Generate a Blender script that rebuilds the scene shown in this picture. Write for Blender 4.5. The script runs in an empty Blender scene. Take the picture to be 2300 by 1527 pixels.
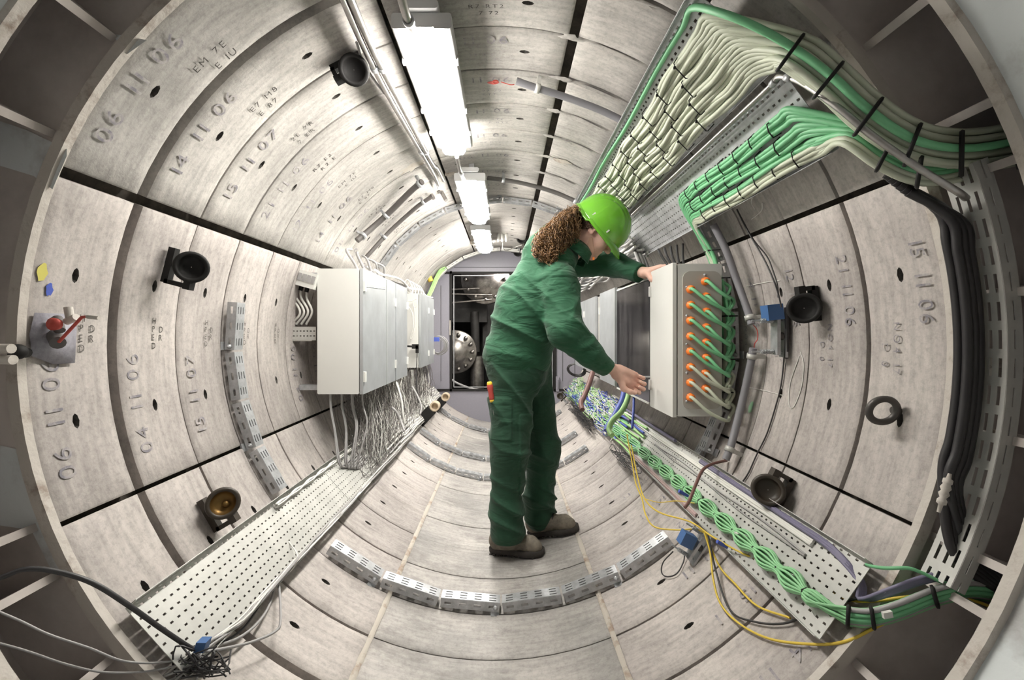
import bpy, math, random
import numpy as np
from mathutils import Vector, Matrix, noise

random.seed(11)
RNG = np.random.default_rng(11)
SC = bpy.context.scene
COL = SC.collection
PI = math.pi

# ---------------------------------------------------------------- camera
# tunnel axis runs along +Y at x=0, z=1 (radius 1 m); lens is a 15 mm super wide
F = 976.0                      # focal length in pixels of the 2300 px wide frame
VX, VY = 1135.0, 748.0         # vanishing point of the tunnel axis
CAM = Vector((0.041, 0.0, 1.033))
cd = bpy.data.cameras.new('camera')
cam = bpy.data.objects.new('camera', cd)
COL.objects.link(cam)
cam.location = CAM
cam.rotation_euler = (PI / 2, 0, 0)
cd.sensor_width = 36
cd.lens = 36 * F / 2300
cd.shift_x = (1150 - VX) / 2300
cd.shift_y = -(763.5 - VY) / 2300
cd.clip_start = 0.02
cd.clip_end = 60
SC.camera = cam

# ---------------------------------------------------------------- world, exposure, general light
SC.view_settings.view_transform = 'Standard'
SC.view_settings.look = 'None'
SC.view_settings.gamma = 1.0
SC.view_settings.exposure = 1.36
SC.view_settings.use_curve_mapping = False
w = bpy.data.worlds.new('world')
SC.world = w
w.use_nodes = True
w.node_tree.nodes['Background'].inputs[0].default_value = (0.62, 0.60, 0.60, 1)
w.node_tree.nodes['Background'].inputs[1].default_value = 0.12
SC.cycles.use_denoising = True
SC.cycles.max_bounces = 7
SC.cycles.diffuse_bounces = 5
SC.cycles.sample_clamp_indirect = 6
# added area light, stands in for an unseen lamp behind the photographer
ld = bpy.data.lights.new('rear_lamp_fill', 'AREA')
ld.shape = 'RECTANGLE'; ld.size = 0.9; ld.size_y = 0.5; ld.energy = 9; ld.color = (1.0, 0.95, 0.90)
lo = bpy.data.objects.new('rear_lamp_fill', ld); COL.objects.link(lo)
lo.location = (0.1, -1.0, 1.50); lo.rotation_euler = (math.radians(82), 0, 0)

# ---------------------------------------------------------------- helpers
def at(px, py, y):
    """point on the sight line of a photo pixel at distance y along the tunnel"""
    return Vector((CAM.x + (px - VX) / F * y, y, CAM.z - (py - VY) / F * y))

def rc(px, py, R=1.0):
    """where the sight line of a photo pixel meets the lining (radius R)"""
    dx, dz = (px - VX) / F, -(py - VY) / F
    ox, oz = CAM.x, CAM.z - 1.0
    a = dx * dx + dz * dz
    b = 2 * (dx * ox + dz * oz)
    c = ox * ox + oz * oz - R * R
    t = (-b + math.sqrt(b * b - 4 * a * c)) / (2 * a)
    return Vector((ox + dx * t, t, 1 + oz + dz * t))

def ang(px, py, R=1.0):
    p = rc(px, py, R)
    return math.degrees(math.atan2(p.z - 1, p.x)), p.y

def cp(a, y, R=1.0):
    a = math.radians(a)
    return Vector((R * math.cos(a), y, 1 + R * math.sin(a)))

MATS = {}
def mat(name, col, rough=0.6, metal=0.0, noise_amt=0.0, noise_scale=8.0, col2=None, bump=0.0, bump_scale=60.0,
        emit=None, estr=0.0, coat=0.0, wrinkle=0.0, spec=0.5, stretch=None, sheen=0.0, trans=0.0, alpha=1.0, sss=0.0, contrast=(0.35, 0.65)):
    m = bpy.data.materials.new(name)
    m.use_nodes = True
    nt = m.node_tree
    b = nt.nodes['Principled BSDF']
    b.inputs['Base Color'].default_value = (*col, 1)
    b.inputs['Roughness'].default_value = rough
    b.inputs['Metallic'].default_value = metal
    b.inputs['Specular IOR Level'].default_value = spec
    b.inputs['Coat Weight'].default_value = coat
    b.inputs['Coat Roughness'].default_value = 0.15
    if sheen: b.inputs['Sheen Weight'].default_value = sheen
    if trans: b.inputs['Transmission Weight'].default_value = trans
    if alpha < 1: b.inputs['Alpha'].default_value = alpha
    if sss:
        b.inputs['Subsurface Weight'].default_value = sss
        b.inputs['Subsurface Radius'].default_value = (0.012, 0.005, 0.003)
    if emit:
        b.inputs['Emission Color'].default_value = (*emit, 1)
        b.inputs['Emission Strength'].default_value = estr
    if noise_amt or bump:
        tc = nt.nodes.new('ShaderNodeTexCoord')
        mp = nt.nodes.new('ShaderNodeMapping')
        nt.links.new(tc.outputs['Object'], mp.inputs[0])
        if stretch: mp.inputs['Scale'].default_value = stretch
    if noise_amt:
        n = nt.nodes.new('ShaderNodeTexNoise'); n.inputs['Scale'].default_value = noise_scale
        n.inputs['Detail'].default_value = 6; n.inputs['Roughness'].default_value = 0.65
        nt.links.new(mp.outputs[0], n.inputs['Vector'])
        r = nt.nodes.new('ShaderNodeValToRGB')
        c2 = col2 or tuple(c * (1 - noise_amt) for c in col)
        r.color_ramp.elements[0].position = contrast[0]; r.color_ramp.elements[0].color = (*c2, 1)
        r.color_ramp.elements[1].position = contrast[1]; r.color_ramp.elements[1].color = (*col, 1)
        nt.links.new(n.outputs['Fac'], r.inputs[0])
        nt.links.new(r.outputs[0], b.inputs['Base Color'])
    if bump:
        n2 = nt.nodes.new('ShaderNodeTexNoise'); n2.inputs['Scale'].default_value = bump_scale
        n2.inputs['Detail'].default_value = 4
        nt.links.new(mp.outputs[0], n2.inputs['Vector'])
        bp = nt.nodes.new('ShaderNodeBump'); bp.inputs['Strength'].default_value = bump
        bp.inputs['Distance'].default_value = 0.004
        nt.links.new(n2.outputs['Fac'], bp.inputs['Height'])
        nt.links.new(bp.outputs[0], b.inputs['Normal'])
    if wrinkle:
        mp3 = nt.nodes.new('ShaderNodeMapping'); mp3.inputs['Scale'].default_value = (1.0, 1.0, 2.6); mp3.inputs['Rotation'].default_value = (0, .5, .4)
        nt.links.new(tc.outputs['Object'], mp3.inputs[0])
        n3 = nt.nodes.new('ShaderNodeTexNoise'); n3.inputs['Scale'].default_value = 7.5; n3.inputs['Detail'].default_value = 2.5; n3.inputs['Distortion'].default_value = 1.2
        nt.links.new(mp3.outputs[0], n3.inputs['Vector'])
        b3 = nt.nodes.new('ShaderNodeBump'); b3.inputs['Strength'].default_value = wrinkle; b3.inputs['Distance'].default_value = 0.03
        nt.links.new(n3.outputs['Fac'], b3.inputs['Height']); nt.links.new(bp.outputs[0], b3.inputs['Normal']); nt.links.new(b3.outputs[0], b.inputs['Normal'])
    MATS[name] = m
    return m

def concrete(name, c_lo, c_hi, c_stain, stain=0.62, rough=0.82):
    """cast concrete: cloudy tone, speckle, cast lines along the segment, dark stains, pin holes"""
    m = bpy.data.materials.new(name); m.use_nodes = True
    nt = m.node_tree; b = nt.nodes['Principled BSDF']; L = nt.links
    tc = nt.nodes.new('ShaderNodeTexCoord')
    def nz(scale, detail=5, st=(1, 1, 1), rgh=0.6):
        mp = nt.nodes.new('ShaderNodeMapping'); mp.inputs['Scale'].default_value = st
        L.new(tc.outputs['Object'], mp.inputs[0])
        n = nt.nodes.new('ShaderNodeTexNoise'); n.inputs['Scale'].default_value = scale
        n.inputs['Detail'].default_value = detail; n.inputs['Roughness'].default_value = rgh
        L.new(mp.outputs[0], n.inputs['Vector']); return n
    def ramp(src, p0, c0, p1, c1):
        r = nt.nodes.new('ShaderNodeValToRGB')
        r.color_ramp.elements[0].position = p0; r.color_ramp.elements[0].color = (*c0, 1)
        r.color_ramp.elements[1].position = p1; r.color_ramp.elements[1].color = (*c1, 1)
        L.new(src, r.inputs[0]); return r
    def mix(fac, a, c, mode='MIX'):
        x = nt.nodes.new('ShaderNodeMix'); x.data_type = 'RGBA'; x.blend_type = mode
        if isinstance(fac, float): x.inputs[0].default_value = fac
        else: L.new(fac, x.inputs[0])
        L.new(a, x.inputs[6]); L.new(c, x.inputs[7]); return x.outputs[2]
    big = ramp(nz(2.2).outputs['Fac'], 0.36, c_lo, 0.64, c_hi)
    streak = ramp(nz(9, 4, (1, 7, 1)).outputs['Fac'], 0.3, (0.66,) * 3, 0.62, (1.0,) * 3)
    c1 = mix(0.75, big.outputs[0], streak.outputs[0], 'MULTIPLY')
    speck = ramp(nz(70, 3, (1, 1, 1), 0.8).outputs['Fac'], 0.30, (0.72,) * 3, 0.55, (1.0,) * 3)
    c2 = mix(0.8, c1, speck.outputs[0], 'MULTIPLY')
    st = nt.nodes.new('ShaderNodeRGB'); st.outputs[0].default_value = (*c_stain, 1)
    sf = ramp(nz(4.5, 8, (1, 1.6, 1), 0.7).outputs['Fac'], stain, (0,) * 3, stain + 0.14, (0.7,) * 3)
    c3 = mix(sf.outputs[0], c2, st.outputs[0])
    L.new(c3, b.inputs['Base Color'])
    b.inputs['Roughness'].default_value = rough
    b.inputs['Specular IOR Level'].default_value = 0.3
    bp = nt.nodes.new('ShaderNodeBump'); bp.inputs['Strength'].default_value = 0.35; bp.inputs['Distance'].default_value = 0.002
    L.new(nz(120, 4).outputs['Fac'], bp.inputs['Height']); L.new(bp.outputs[0], b.inputs['Normal'])
    MATS[name] = m
    return m

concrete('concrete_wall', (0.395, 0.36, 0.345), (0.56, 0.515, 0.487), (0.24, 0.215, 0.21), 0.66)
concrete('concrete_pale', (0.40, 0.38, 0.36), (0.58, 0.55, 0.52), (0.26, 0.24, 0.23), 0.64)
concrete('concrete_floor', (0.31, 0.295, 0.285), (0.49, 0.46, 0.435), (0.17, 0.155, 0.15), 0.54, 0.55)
mat('groove_dark', (0.085, 0.072, 0.06), 0.95, noise_amt=0.6, noise_scale=25)
mat('mortar', (0.47, 0.43, 0.38), 0.9, noise_amt=1, col2=(0.22, 0.13, 0.08), noise_scale=14, bump=0.6, contrast=(0.3, 0.5))
mat('pit_dark', (0.13, 0.12, 0.11), 0.9, noise_amt=0.5, noise_scale=60)
mat('stencil_ink', (0.19, 0.178, 0.205), 0.8, noise_amt=1, col2=(0.40, 0.37, 0.365), noise_scale=34, contrast=(0.40, 0.60))
mat('stencil_black', (0.05, 0.045, 0.04), 0.8, noise_amt=1, col2=(0.22, 0.2, 0.19), noise_scale=90, contrast=(0.35, 0.5))
mat('shield_steel', (0.56, 0.51, 0.48), 0.6, noise_amt=1, col2=(0.36, 0.32, 0.30), noise_scale=3.5, bump=0.3, bump_scale=20)
mat('shield_pale', (0.62, 0.65, 0.66), 0.6, noise_amt=1, col2=(0.36, 0.345, 0.34), noise_scale=5, bump=0.4, bump_scale=30, contrast=(0.3, 0.5))
mat('rim_steel', (0.50, 0.46, 0.42), 0.6, noise_amt=1, col2=(0.30, 0.24, 0.20), noise_scale=18, bump=0.8, bump_scale=40, contrast=(0.3, 0.45))
mat('galvanised', (0.52, 0.53, 0.55), 0.42, 0.55, noise_amt=0.3, noise_scale=30)
mat('tray_steel', (0.53, 0.525, 0.50), 0.5, 0.25, noise_amt=0.18, noise_scale=10)
mat('tray_zinc', (0.66, 0.665, 0.69), 0.42, 0.3, noise_amt=0.3, noise_scale=22)
mat('pipe_steel', (0.42, 0.40, 0.385), 0.36, 0.85, noise_amt=0.2, noise_scale=40)
mat('cabinet_paint', (0.66, 0.655, 0.63), 0.45, noise_amt=0.05, noise_scale=3)
mat('cabinet_door', (0.52, 0.54, 0.56), 0.36, 0.45, noise_amt=0.16, noise_scale=7)
mat('cabinet_dark_gap', (0.05, 0.05, 0.05), 0.8)
mat('smoked_window', (0.035, 0.033, 0.037), 0.12, 0.0, noise_amt=1, col2=(0.10, 0.095, 0.10), noise_scale=3.0, stretch=(1, 6, 0.6), coat=1.0)
mat('black_plastic', (0.014, 0.013, 0.013), 0.65, spec=.3)
mat('black_cable', (0.03, 0.028, 0.03), 0.45)
mat('dark_hose', (0.022, 0.02, 0.022), 0.42)
mat('grey_pvc', (0.21, 0.205, 0.225), 0.5)
mat('dark_conduit', (0.10, 0.09, 0.088), 0.5)
mat('cable_cream', (0.50, 0.53, 0.42), 0.5)
mat('cable_green', (0.17, 0.47, 0.24), 0.5)
mat('cable_white', (0.66, 0.65, 0.62), 0.5)
mat('cable_grey', (0.33, 0.32, 0.32), 0.5)
mat('cable_violet', (0.17, 0.155, 0.24), 0.5)
mat('cable_blue', (0.07, 0.11, 0.45), 0.5)
mat('cable_yellow', (0.68, 0.49, 0.06), 0.5)
mat('cable_brown', (0.15, 0.07, 0.06), 0.5)
mat('cable_pink', (0.42, 0.30, 0.29), 0.5)
mat('wire_green', (0.27, 0.56, 0.29), 0.5)
mat('wire_dark', (0.17, 0.155, 0.15), 0.5)
mat('cable_lime', (0.36, 0.60, 0.24), 0.5)
mat('gland_orange', (0.90, 0.22, 0.03), 0.45)
mat('lamp_housing', (0.36, 0.36, 0.36), 0.5)
mat('lamp_glow', (0.9, 0.9, 0.9), 0.4, emit=(1.0, 0.965, 0.89), estr=32.0)
mat('bulkhead_paint', (0.27, 0.262, 0.305), 0.5, noise_amt=0.06, noise_scale=60)
mat('machine_dark', (0.045, 0.042, 0.04), 0.6, 0.3, noise_amt=0.5, noise_scale=9)
mat('machine_steel', (0.42, 0.39, 0.36), 0.33, 0.9, noise_amt=0.55, noise_scale=12)
mat('blue_box', (0.06, 0.14, 0.33), 0.45)
mat('red_paint', (0.50, 0.07, 0.055), 0.6)
mat('yellow_paint', (0.55, 0.50, 0.12), 0.8)
mat('brass', (0.20, 0.115, 0.035), 0.4, 0.7)
mat('hair_dark', (0.07, 0.035, 0.016), 0.6)
mat('clear_pole', (0.45, 0.46, 0.47), 0.4, 0.3)

class MB:
    """collects shapes; build() links them as ONE mesh object"""
    def __init__(s): s.v = []; s.f = []; s.sm = []
    def add(s, vs, fs, smooth=False):
        o = len(s.v); s.v += [tuple(p) for p in vs]
        s.f += [tuple(i + o for i in f) for f in fs]; s.sm += [smooth] * len(fs)
        return s
    def hexa(s, p):
        return s.add(p, [(0, 3, 2, 1), (4, 5, 6, 7), (0, 1, 5, 4), (1, 2, 6, 5), (2, 3, 7, 6), (3, 0, 4, 7)])
    def box(s, c, d, M=None):
        c = Vector(c); x, y, z = d[0] / 2, d[1] / 2, d[2] / 2
        ps = [Vector(q) for q in ((-x, -y, -z), (x, -y, -z), (x, y, -z), (-x, y, -z), (-x, -y, z), (x, -y, z), (x, y, z), (-x, y, z))]
        if M: ps = [M @ q for q in ps]
        return s.hexa([q + c for q in ps])
    def fbox(s, o, ex, ey, ez, d):
        """box centred at o in the frame ex, ey, ez"""
        x, y, z = d[0] / 2, d[1] / 2, d[2] / 2
        return s.hexa([o + ex * a + ey * b + ez * c for a, b, c in ((-x, -y, -z), (x, -y, -z), (x, y, -z), (-x, y, -z), (-x, -y, z), (x, -y, z), (x, y, z), (-x, y, z))])
    def rbox(s, lo, hi, r=0.01, n=3, axis=1):
        """box lo..hi with rounded edges running along one axis"""
        u, v = [i for i in range(3) if i != axis]
        pts = []
        for cu, cv, a0 in ((hi[u] - r, hi[v] - r, 0), (lo[u] + r, hi[v] - r, 90), (lo[u] + r, lo[v] + r, 180), (hi[u] - r, lo[v] + r, 270)):
            for i in range(n + 1):
                a = math.radians(a0 + 90 * i / n); pts.append((cu + r * math.cos(a), cv + r * math.sin(a)))
        k = len(pts); vs = []
        for w_ in (lo[axis], hi[axis]):
            for q in pts:
                p = [0, 0, 0]; p[u], p[v], p[axis] = q[0], q[1], w_; vs.append(p)
        s.add(vs, [tuple(range(k - 1, -1, -1)), tuple(range(k, 2 * k))])
        return s.add(vs, [(i, (i + 1) % k, k + (i + 1) % k, k + i) for i in range(k)], True)
    def tube(s, path, r, n=8, cap=True):
        path = [Vector(p) for p in path]; m = len(path)
        if m < 2: return s
        rad = r if hasattr(r, '__len__') else [r] * m
        t = [(path[min(i + 1, m - 1)] - path[max(i - 1, 0)]).normalized() for i in range(m)]
        up = Vector((0, 0, 1)) if abs(t[0].z) < 0.9 else Vector((1, 0, 0))
        nrm = (up - t[0] * up.dot(t[0])).normalized(); vs = []
        for i in range(m):
            nrm = nrm - t[i] * nrm.dot(t[i])
            if nrm.length < 1e-6: nrm = t[i].orthogonal()
            nrm.normalize(); bi = t[i].cross(nrm)
            for k in range(n):
                a = 2 * PI * k / n
                vs.append(path[i] + (nrm * math.cos(a) + bi * math.sin(a)) * rad[i])
        fs = [(i * n + k, i * n + (k + 1) % n, (i + 1) * n + (k + 1) % n, (i + 1) * n + k) for i in range(m - 1) for k in range(n)]
        s.add(vs, fs, True)
        if cap: s.add([vs[k] for k in range(n)], [tuple(range(n - 1, -1, -1))]); s.add([vs[(m - 1) * n + k] for k in range(n)], [tuple(range(n))])
        return s
    def cyl(s, p, q, r, n=20, r2=None): return s.tube([p, q], [r, r if r2 is None else r2], n)
    def lathe(s, o, ax, prof, n=24, cap=False):
        """prof: (distance along ax, radius)"""
        o = Vector(o); ax = Vector(ax).normalized(); u = ax.orthogonal().normalized(); v = ax.cross(u)
        vs = [o + ax * h + (u * math.cos(2 * PI * k / n) + v * math.sin(2 * PI * k / n)) * r for h, r in prof for k in range(n)]
        return s.add(vs, [(i * n + k, i * n + (k + 1) % n, (i + 1) * n + (k + 1) % n, (i + 1) * n + k) for i in range(len(prof) - 1) for k in range(n)], True)
    def ring(s, o, ax, R, r, n=24, k=8):
        o = Vector(o); ax = Vector(ax).normalized(); u = ax.orthogonal().normalized(); v = ax.cross(u)
        vs = []
        for i in range(n):
            a = 2 * PI * i / n; d = u * math.cos(a) + v * math.sin(a)
            for j in range(k):
                b = 2 * PI * j / k; vs.append(o + d * (R + r * math.cos(b)) + ax * r * math.sin(b))
        return s.add(vs, [(i * k + j, ((i + 1) % n) * k + j, ((i + 1) % n) * k + (j + 1) % k, i * k + (j + 1) % k) for i in range(n) for j in range(k)], True)
    def sphere(s, o, r, n=10, m=7, sc=(1, 1, 1)):
        vs = [(o[0], o[1], o[2] + r * sc[2])]
        for i in range(1, m):
            p = PI * i / m
            for k in range(n):
                a = 2 * PI * k / n
                vs.append((o[0] + r * sc[0] * math.sin(p) * math.cos(a), o[1] + r * sc[1] * math.sin(p) * math.sin(a), o[2] + r * sc[2] * math.cos(p)))
        vs.append((o[0], o[1], o[2] - r * sc[2]))
        fs = [(0, 1 + k, 1 + (k + 1) % n) for k in range(n)]
        fs += [(1 + i * n + k, 1 + (i + 1) * n + k, 1 + (i + 1) * n + (k + 1) % n, 1 + i * n + (k + 1) % n) for i in range(m - 2) for k in range(n)]
        e = len(vs) - 1; fs += [(e, 1 + (m - 2) * n + (k + 1) % n, 1 + (m - 2) * n + k) for k in range(n)]
        return s.add(vs, fs, True)
    def build(s, name, m, parent=None, origin=None):
        me = bpy.data.meshes.new(name)
        o = bpy.data.objects.new(name, me)
        if parent is not None and origin is None: org = parent.matrix_world.translation.copy() if parent.type != 'EMPTY' else Vector(parent.location)
        else: org = Vector(origin) if origin is not None else (Vector(s.v[0]) if parent is None else Vector((0, 0, 0)))
        if parent is None and origin is None:
            xs = np.array(s.v); org = Vector(((xs[:, 0].min() + xs[:, 0].max()) / 2, (xs[:, 1].min() + xs[:, 1].max()) / 2, xs[:, 2].min()))
        V = np.array(s.v, dtype=float) - np.array(org)
        me.from_pydata(V.tolist(), [], s.f)
        me.polygons.foreach_set('use_smooth', s.sm)
        me.update()
        me.materials.append(MATS[m] if isinstance(m, str) else m)
        COL.objects.link(o)
        if parent is not None:
            o.parent = parent
            base = world_loc(parent)
            o.location = org - base
        else: o.location = org
        return o

def world_loc(o):
    p = Vector(o.location)
    while o.parent: o = o.parent; p += Vector(o.location)
    return p

def part(mb, name, m, parent, label=None):
    o = mb.build(name, m, parent, origin=world_loc(parent))
    if label: o['label'] = label
    return o

def tag(o, label, cat, group=None, kind=None):
    o['label'] = label; o['category'] = cat
    if group: o['group'] = group
    if kind: o['kind'] = kind
    return o

def thing(name, loc, label, cat, group=None):
    o = bpy.data.objects.new(name, None); COL.objects.link(o)
    o.empty_display_size = 0.05; o.location = loc
    return tag(o, label, cat, group)

def struct(mb, name, m, parent=None):
    o = mb.build(name, m, parent, origin=(0, 0, 0) if parent is None else world_loc(parent))
    if parent is None: o['kind'] = 'structure'
    return o

def spline(pts, n=8):
    """Catmull-Rom through the points"""
    P = [Vector(p) for p in pts]
    if len(P) < 3: return P
    P = [P[0] * 2 - P[1]] + P + [P[-1] * 2 - P[-2]]
    out = []
    for i in range(1, len(P) - 2):
        a, b, c, d = P[i - 1], P[i], P[i + 1], P[i + 2]
        for k in range(n):
            t = k / n
            out.append(0.5 * ((2 * b) + (c - a) * t + (2 * a - 5 * b + 4 * c - d) * t * t + (3 * b - a - 3 * c + d) * t ** 3))
    out.append(P[-2])
    return out

def holed(mb, o, eu, ev, us, vs, holes, thick=None):
    """flat sheet in the frame eu, ev from grid lines us x vs, leaving out the cells in holes(i, j)"""
    nu, nv = len(us), len(vs); V = [o + eu * a + ev * b for b in vs for a in us]
    fs = [(j * nu + i, j * nu + i + 1, (j + 1) * nu + i + 1, (j + 1) * nu + i) for j in range(nv - 1) for i in range(nu - 1) if not holes(i, j)]
    mb.add(V, fs)
    return mb

def solid(o, t):
    md = o.modifiers.new('thickness', 'SOLIDIFY'); md.thickness = t; md.offset = 0
    return o

# ---------------------------------------------------------------- tunnel lining: rings of concrete segments
RY = [0.935, 1.153, 1.377, 1.600, 1.832, 2.065, 2.298] + [2.298 + 0.233 * i for i in range(1, 12)]
RY[-1] = 5.0
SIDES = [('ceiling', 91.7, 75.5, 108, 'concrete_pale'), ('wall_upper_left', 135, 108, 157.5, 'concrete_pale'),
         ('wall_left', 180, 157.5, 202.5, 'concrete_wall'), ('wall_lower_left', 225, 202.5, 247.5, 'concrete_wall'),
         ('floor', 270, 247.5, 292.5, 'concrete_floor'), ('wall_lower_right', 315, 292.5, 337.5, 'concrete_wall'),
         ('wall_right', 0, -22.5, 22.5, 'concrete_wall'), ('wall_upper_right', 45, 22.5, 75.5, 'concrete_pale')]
WALL = {}

def panel(mb, pit, a0, a1, y0, y1, R, holes=True, bev=0.006):
    """one cast segment with chamfered edges and two lifting pockets"""
    am = (a0 + a1) / 2
    A = [a0 + math.degrees(0.0), a0 + math.degrees(bev)]
    n = max(2, int((a1 - a0) / 3.6))
    core = [a0 + math.degrees(bev) + (a1 - a0 - 2 * math.degrees(bev)) * i / n for i in range(n + 1)]
    hs = ([am - 10, am + 10] if a1 - a0 > 36 else [am - 8, am + 11]) if holes else []
    hb = []
    for h in hs: hb += [h - 1.15, h + 1.15]
    core = [c for c in core if all(abs(c - h) > 1.9 for h in hs)]
    A = sorted([a0] + core + [a1] + hb)
    ym = (y0 + y1) / 2
    Y = [y0, y0 + bev, y0 + bev + 0.03, ym - 0.010, ym + 0.010, y1 - bev - 0.03, y1 - bev, y1]
    nA, nY = len(A), len(Y)
    def rad(i, j):
        return R + (0.005 if i in (0, nA - 1) or j in (0, nY - 1) else 0.0)
    V = [cp(A[i], Y[j], rad(i, j)) for j in range(nY) for i in range(nA)]
    fs = []
    for j in range(nY - 1):
        for i in range(nA - 1):
            c = (A[i] + A[i + 1]) / 2
            if j == 3 and any(abs(c - h) < 1.1 for h in hs):
                # pocket: octagonal rim, sloping shaft
                ac, yc = c, ym
                out = [(-1.15, -.010), (0, -.010), (1.15, -.010), (1.15, 0), (1.15, .010), (0, .010), (-1.15, .010), (-1.15, 0)]
                rim = [(-.75, -.0055), (0, -.0085), (.75, -.0055), (1.05, 0), (.75, .0055), (0, .0085), (-.75, .0055), (-1.05, 0)]
                dp = [(x * .6 - .15, y * .7) for x, y in rim]
                vo = [cp(ac + x, yc + y, R) for x, y in out]; vi = [cp(ac + x, yc + y, R) for x, y in rim]
                vd = [cp(ac + x, yc + y, R + .028) for x, y in dp]
                mb.add(vo + vi, [(k, (k + 1) % 8, 8 + (k + 1) % 8, 8 + k) for k in range(8)])
                pit.add(vi + vd, [(k, (k + 1) % 8, 8 + (k + 1) % 8, 8 + k) for k in range(8)] + [tuple(range(8, 16))])
                continue
            fs.append((j * nA + i, j * nA + i + 1, (j + 1) * nA + i + 1, (j + 1) * nA + i))
    mb.add(V, fs, True)
    # side faces down to the joint
    D = R + 0.05
    for j in range(nY - 1):
        for i, s_ in ((0, 1), (nA - 1, -1)):
            mb.add([cp(A[i], Y[j], R + .005), cp(A[i], Y[j + 1], R + .005), cp(A[i], Y[j + 1], D), cp(A[i], Y[j], D)], [(0, 1, 2, 3)])
    for i in range(nA - 1):
        for j in (0, nY - 1):
            mb.add([cp(A[i], Y[j], R + .005), cp(A[i + 1], Y[j], R + .005), cp(A[i + 1], Y[j], D), cp(A[i], Y[j], D)], [(0, 1, 2, 3)])

for name, ac, a0, a1, mt in SIDES:
    mb = MB(); pit = MB()
    left = name in ('wall_upper_left', 'wall_left', 'wall_lower_left')
    for k in range(len(RY) - 1):
        g0 = (0.015 if left else 0.006) if k == 1 else (0.004 if left else 0.0035)
        g1 = (0.013 if left else 0.006) if k == 0 else (0.004 if left else 0.0035)
        if k == 0: g0 = 0.0
        ja = {'wall_upper_left': (0.35, 0.75), 'wall_left': (0.70, 0.32), 'wall_lower_left': (0.32, 0.4), 'floor': (0.45, 0.45),
              'wall_lower_right': (0.45, 0.25), 'wall_right': (0.25, 0.4), 'wall_upper_right': (0.5, 0.8), 'ceiling': (0.6, 0.35)}[name]
        R = 1.0 + random.uniform(-0.0022, 0.0022)
        y0, y1 = RY[k] + g0, RY[k + 1] - g1
        if name == 'wall_upper_right':
            panel(mb, pit, a0 + ja[0], 57.2, y0, y1, R)
            panel(mb, pit, 59.4, a1 - ja[1] - 0.4, y0, y1, R + 0.006, False)
        else:
            panel(mb, pit, a0 + ja[0], a1 - ja[1], y0, y1, R, name != 'floor')
    WALL[name] = struct(mb, name, mt)
    if pit.v: part(pit, 'bolt_pocket', 'pit_dark', WALL[name])['kind'] = 'stuff'

# soil side skin behind the joints
mb = MB()
N = 96
mb.add([cp(360 * i / N, y, 1.047) for y in (0.94, 5.02) for i in range(N)], [(i, (i + 1) % N, N + (i + 1) % N, N + i) for i in range(N)], True)
struct(mb, 'trim_1', 'groove_dark')

# mortar squeezed into the floor joints, lumps at the crossings
def joint_fill(side, a, y0, y1, wdt, rise, seed, m='mortar'):
    rnd = random.Random(seed); mb = MB()
    n = int((y1 - y0) / 0.03); vs = []
    for i in range(n + 1):
        y = y0 + (y1 - y0) * i / n; wd = wdt * rnd.uniform(0.75, 1.1)
        h = rise + rnd.uniform(-0.001, 0.0015)
        for da, r_ in ((-wd, 1.002), (-wd * .4, 1.0 - h), (wd * .4, 1.0 - h), (wd, 1.002)):
            vs.append(cp(a + math.degrees(da) , y, r_))
    mb.add(vs, [(i * 4 + k, i * 4 + k + 1, (i + 1) * 4 + k + 1, (i + 1) * 4 + k) for i in range(n) for k in range(3)], True)
    part(mb, 'mortar_joint', m, WALL[side])
joint_fill('floor', 247.5, 0.95, 4.98, 0.010, 0.001, 1)
joint_fill('floor', 292.5, 0.95, 4.98, 0.010, 0.001, 2)
def lump(side, a, y, la, ly, m, seed):
    rnd = random.Random(seed); mb = MB(); n = 14; vs = [cp(a, y, 0.994)]
    for i in range(n):
        t = 2 * PI * i / n; q = rnd.uniform(0.55, 1.2)
        vs.append(cp(a + la * q * math.cos(t), y + ly * q * math.sin(t), 1.001))
    mb.add(vs, [(0, 1 + i, 1 + (i + 1) % n) for i in range(n)], True)
    part(mb, 'mortar_lump', m, WALL[side])
for i, y in enumerate(RY[1:9]):
    lump('ceiling', 75.6, y, 2.6, 0.016, 'concrete_pale', i)
    lump('wall_upper_right', 68, y + .004, 5.5, 0.012, 'concrete_pale', i + 50)
lump('ceiling', 70, RY[6], 3, 0.03, 'mortar', 5); lump('ceiling', 106, RY[7], 2.5, .06, 'mortar', 9); lump('wall_upper_left', 116, RY[6] - .04, 5, .05, 'mortar', 8)
lump('ceiling', 106, 4.4, 2.5, .25, 'mortar', 19)

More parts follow.
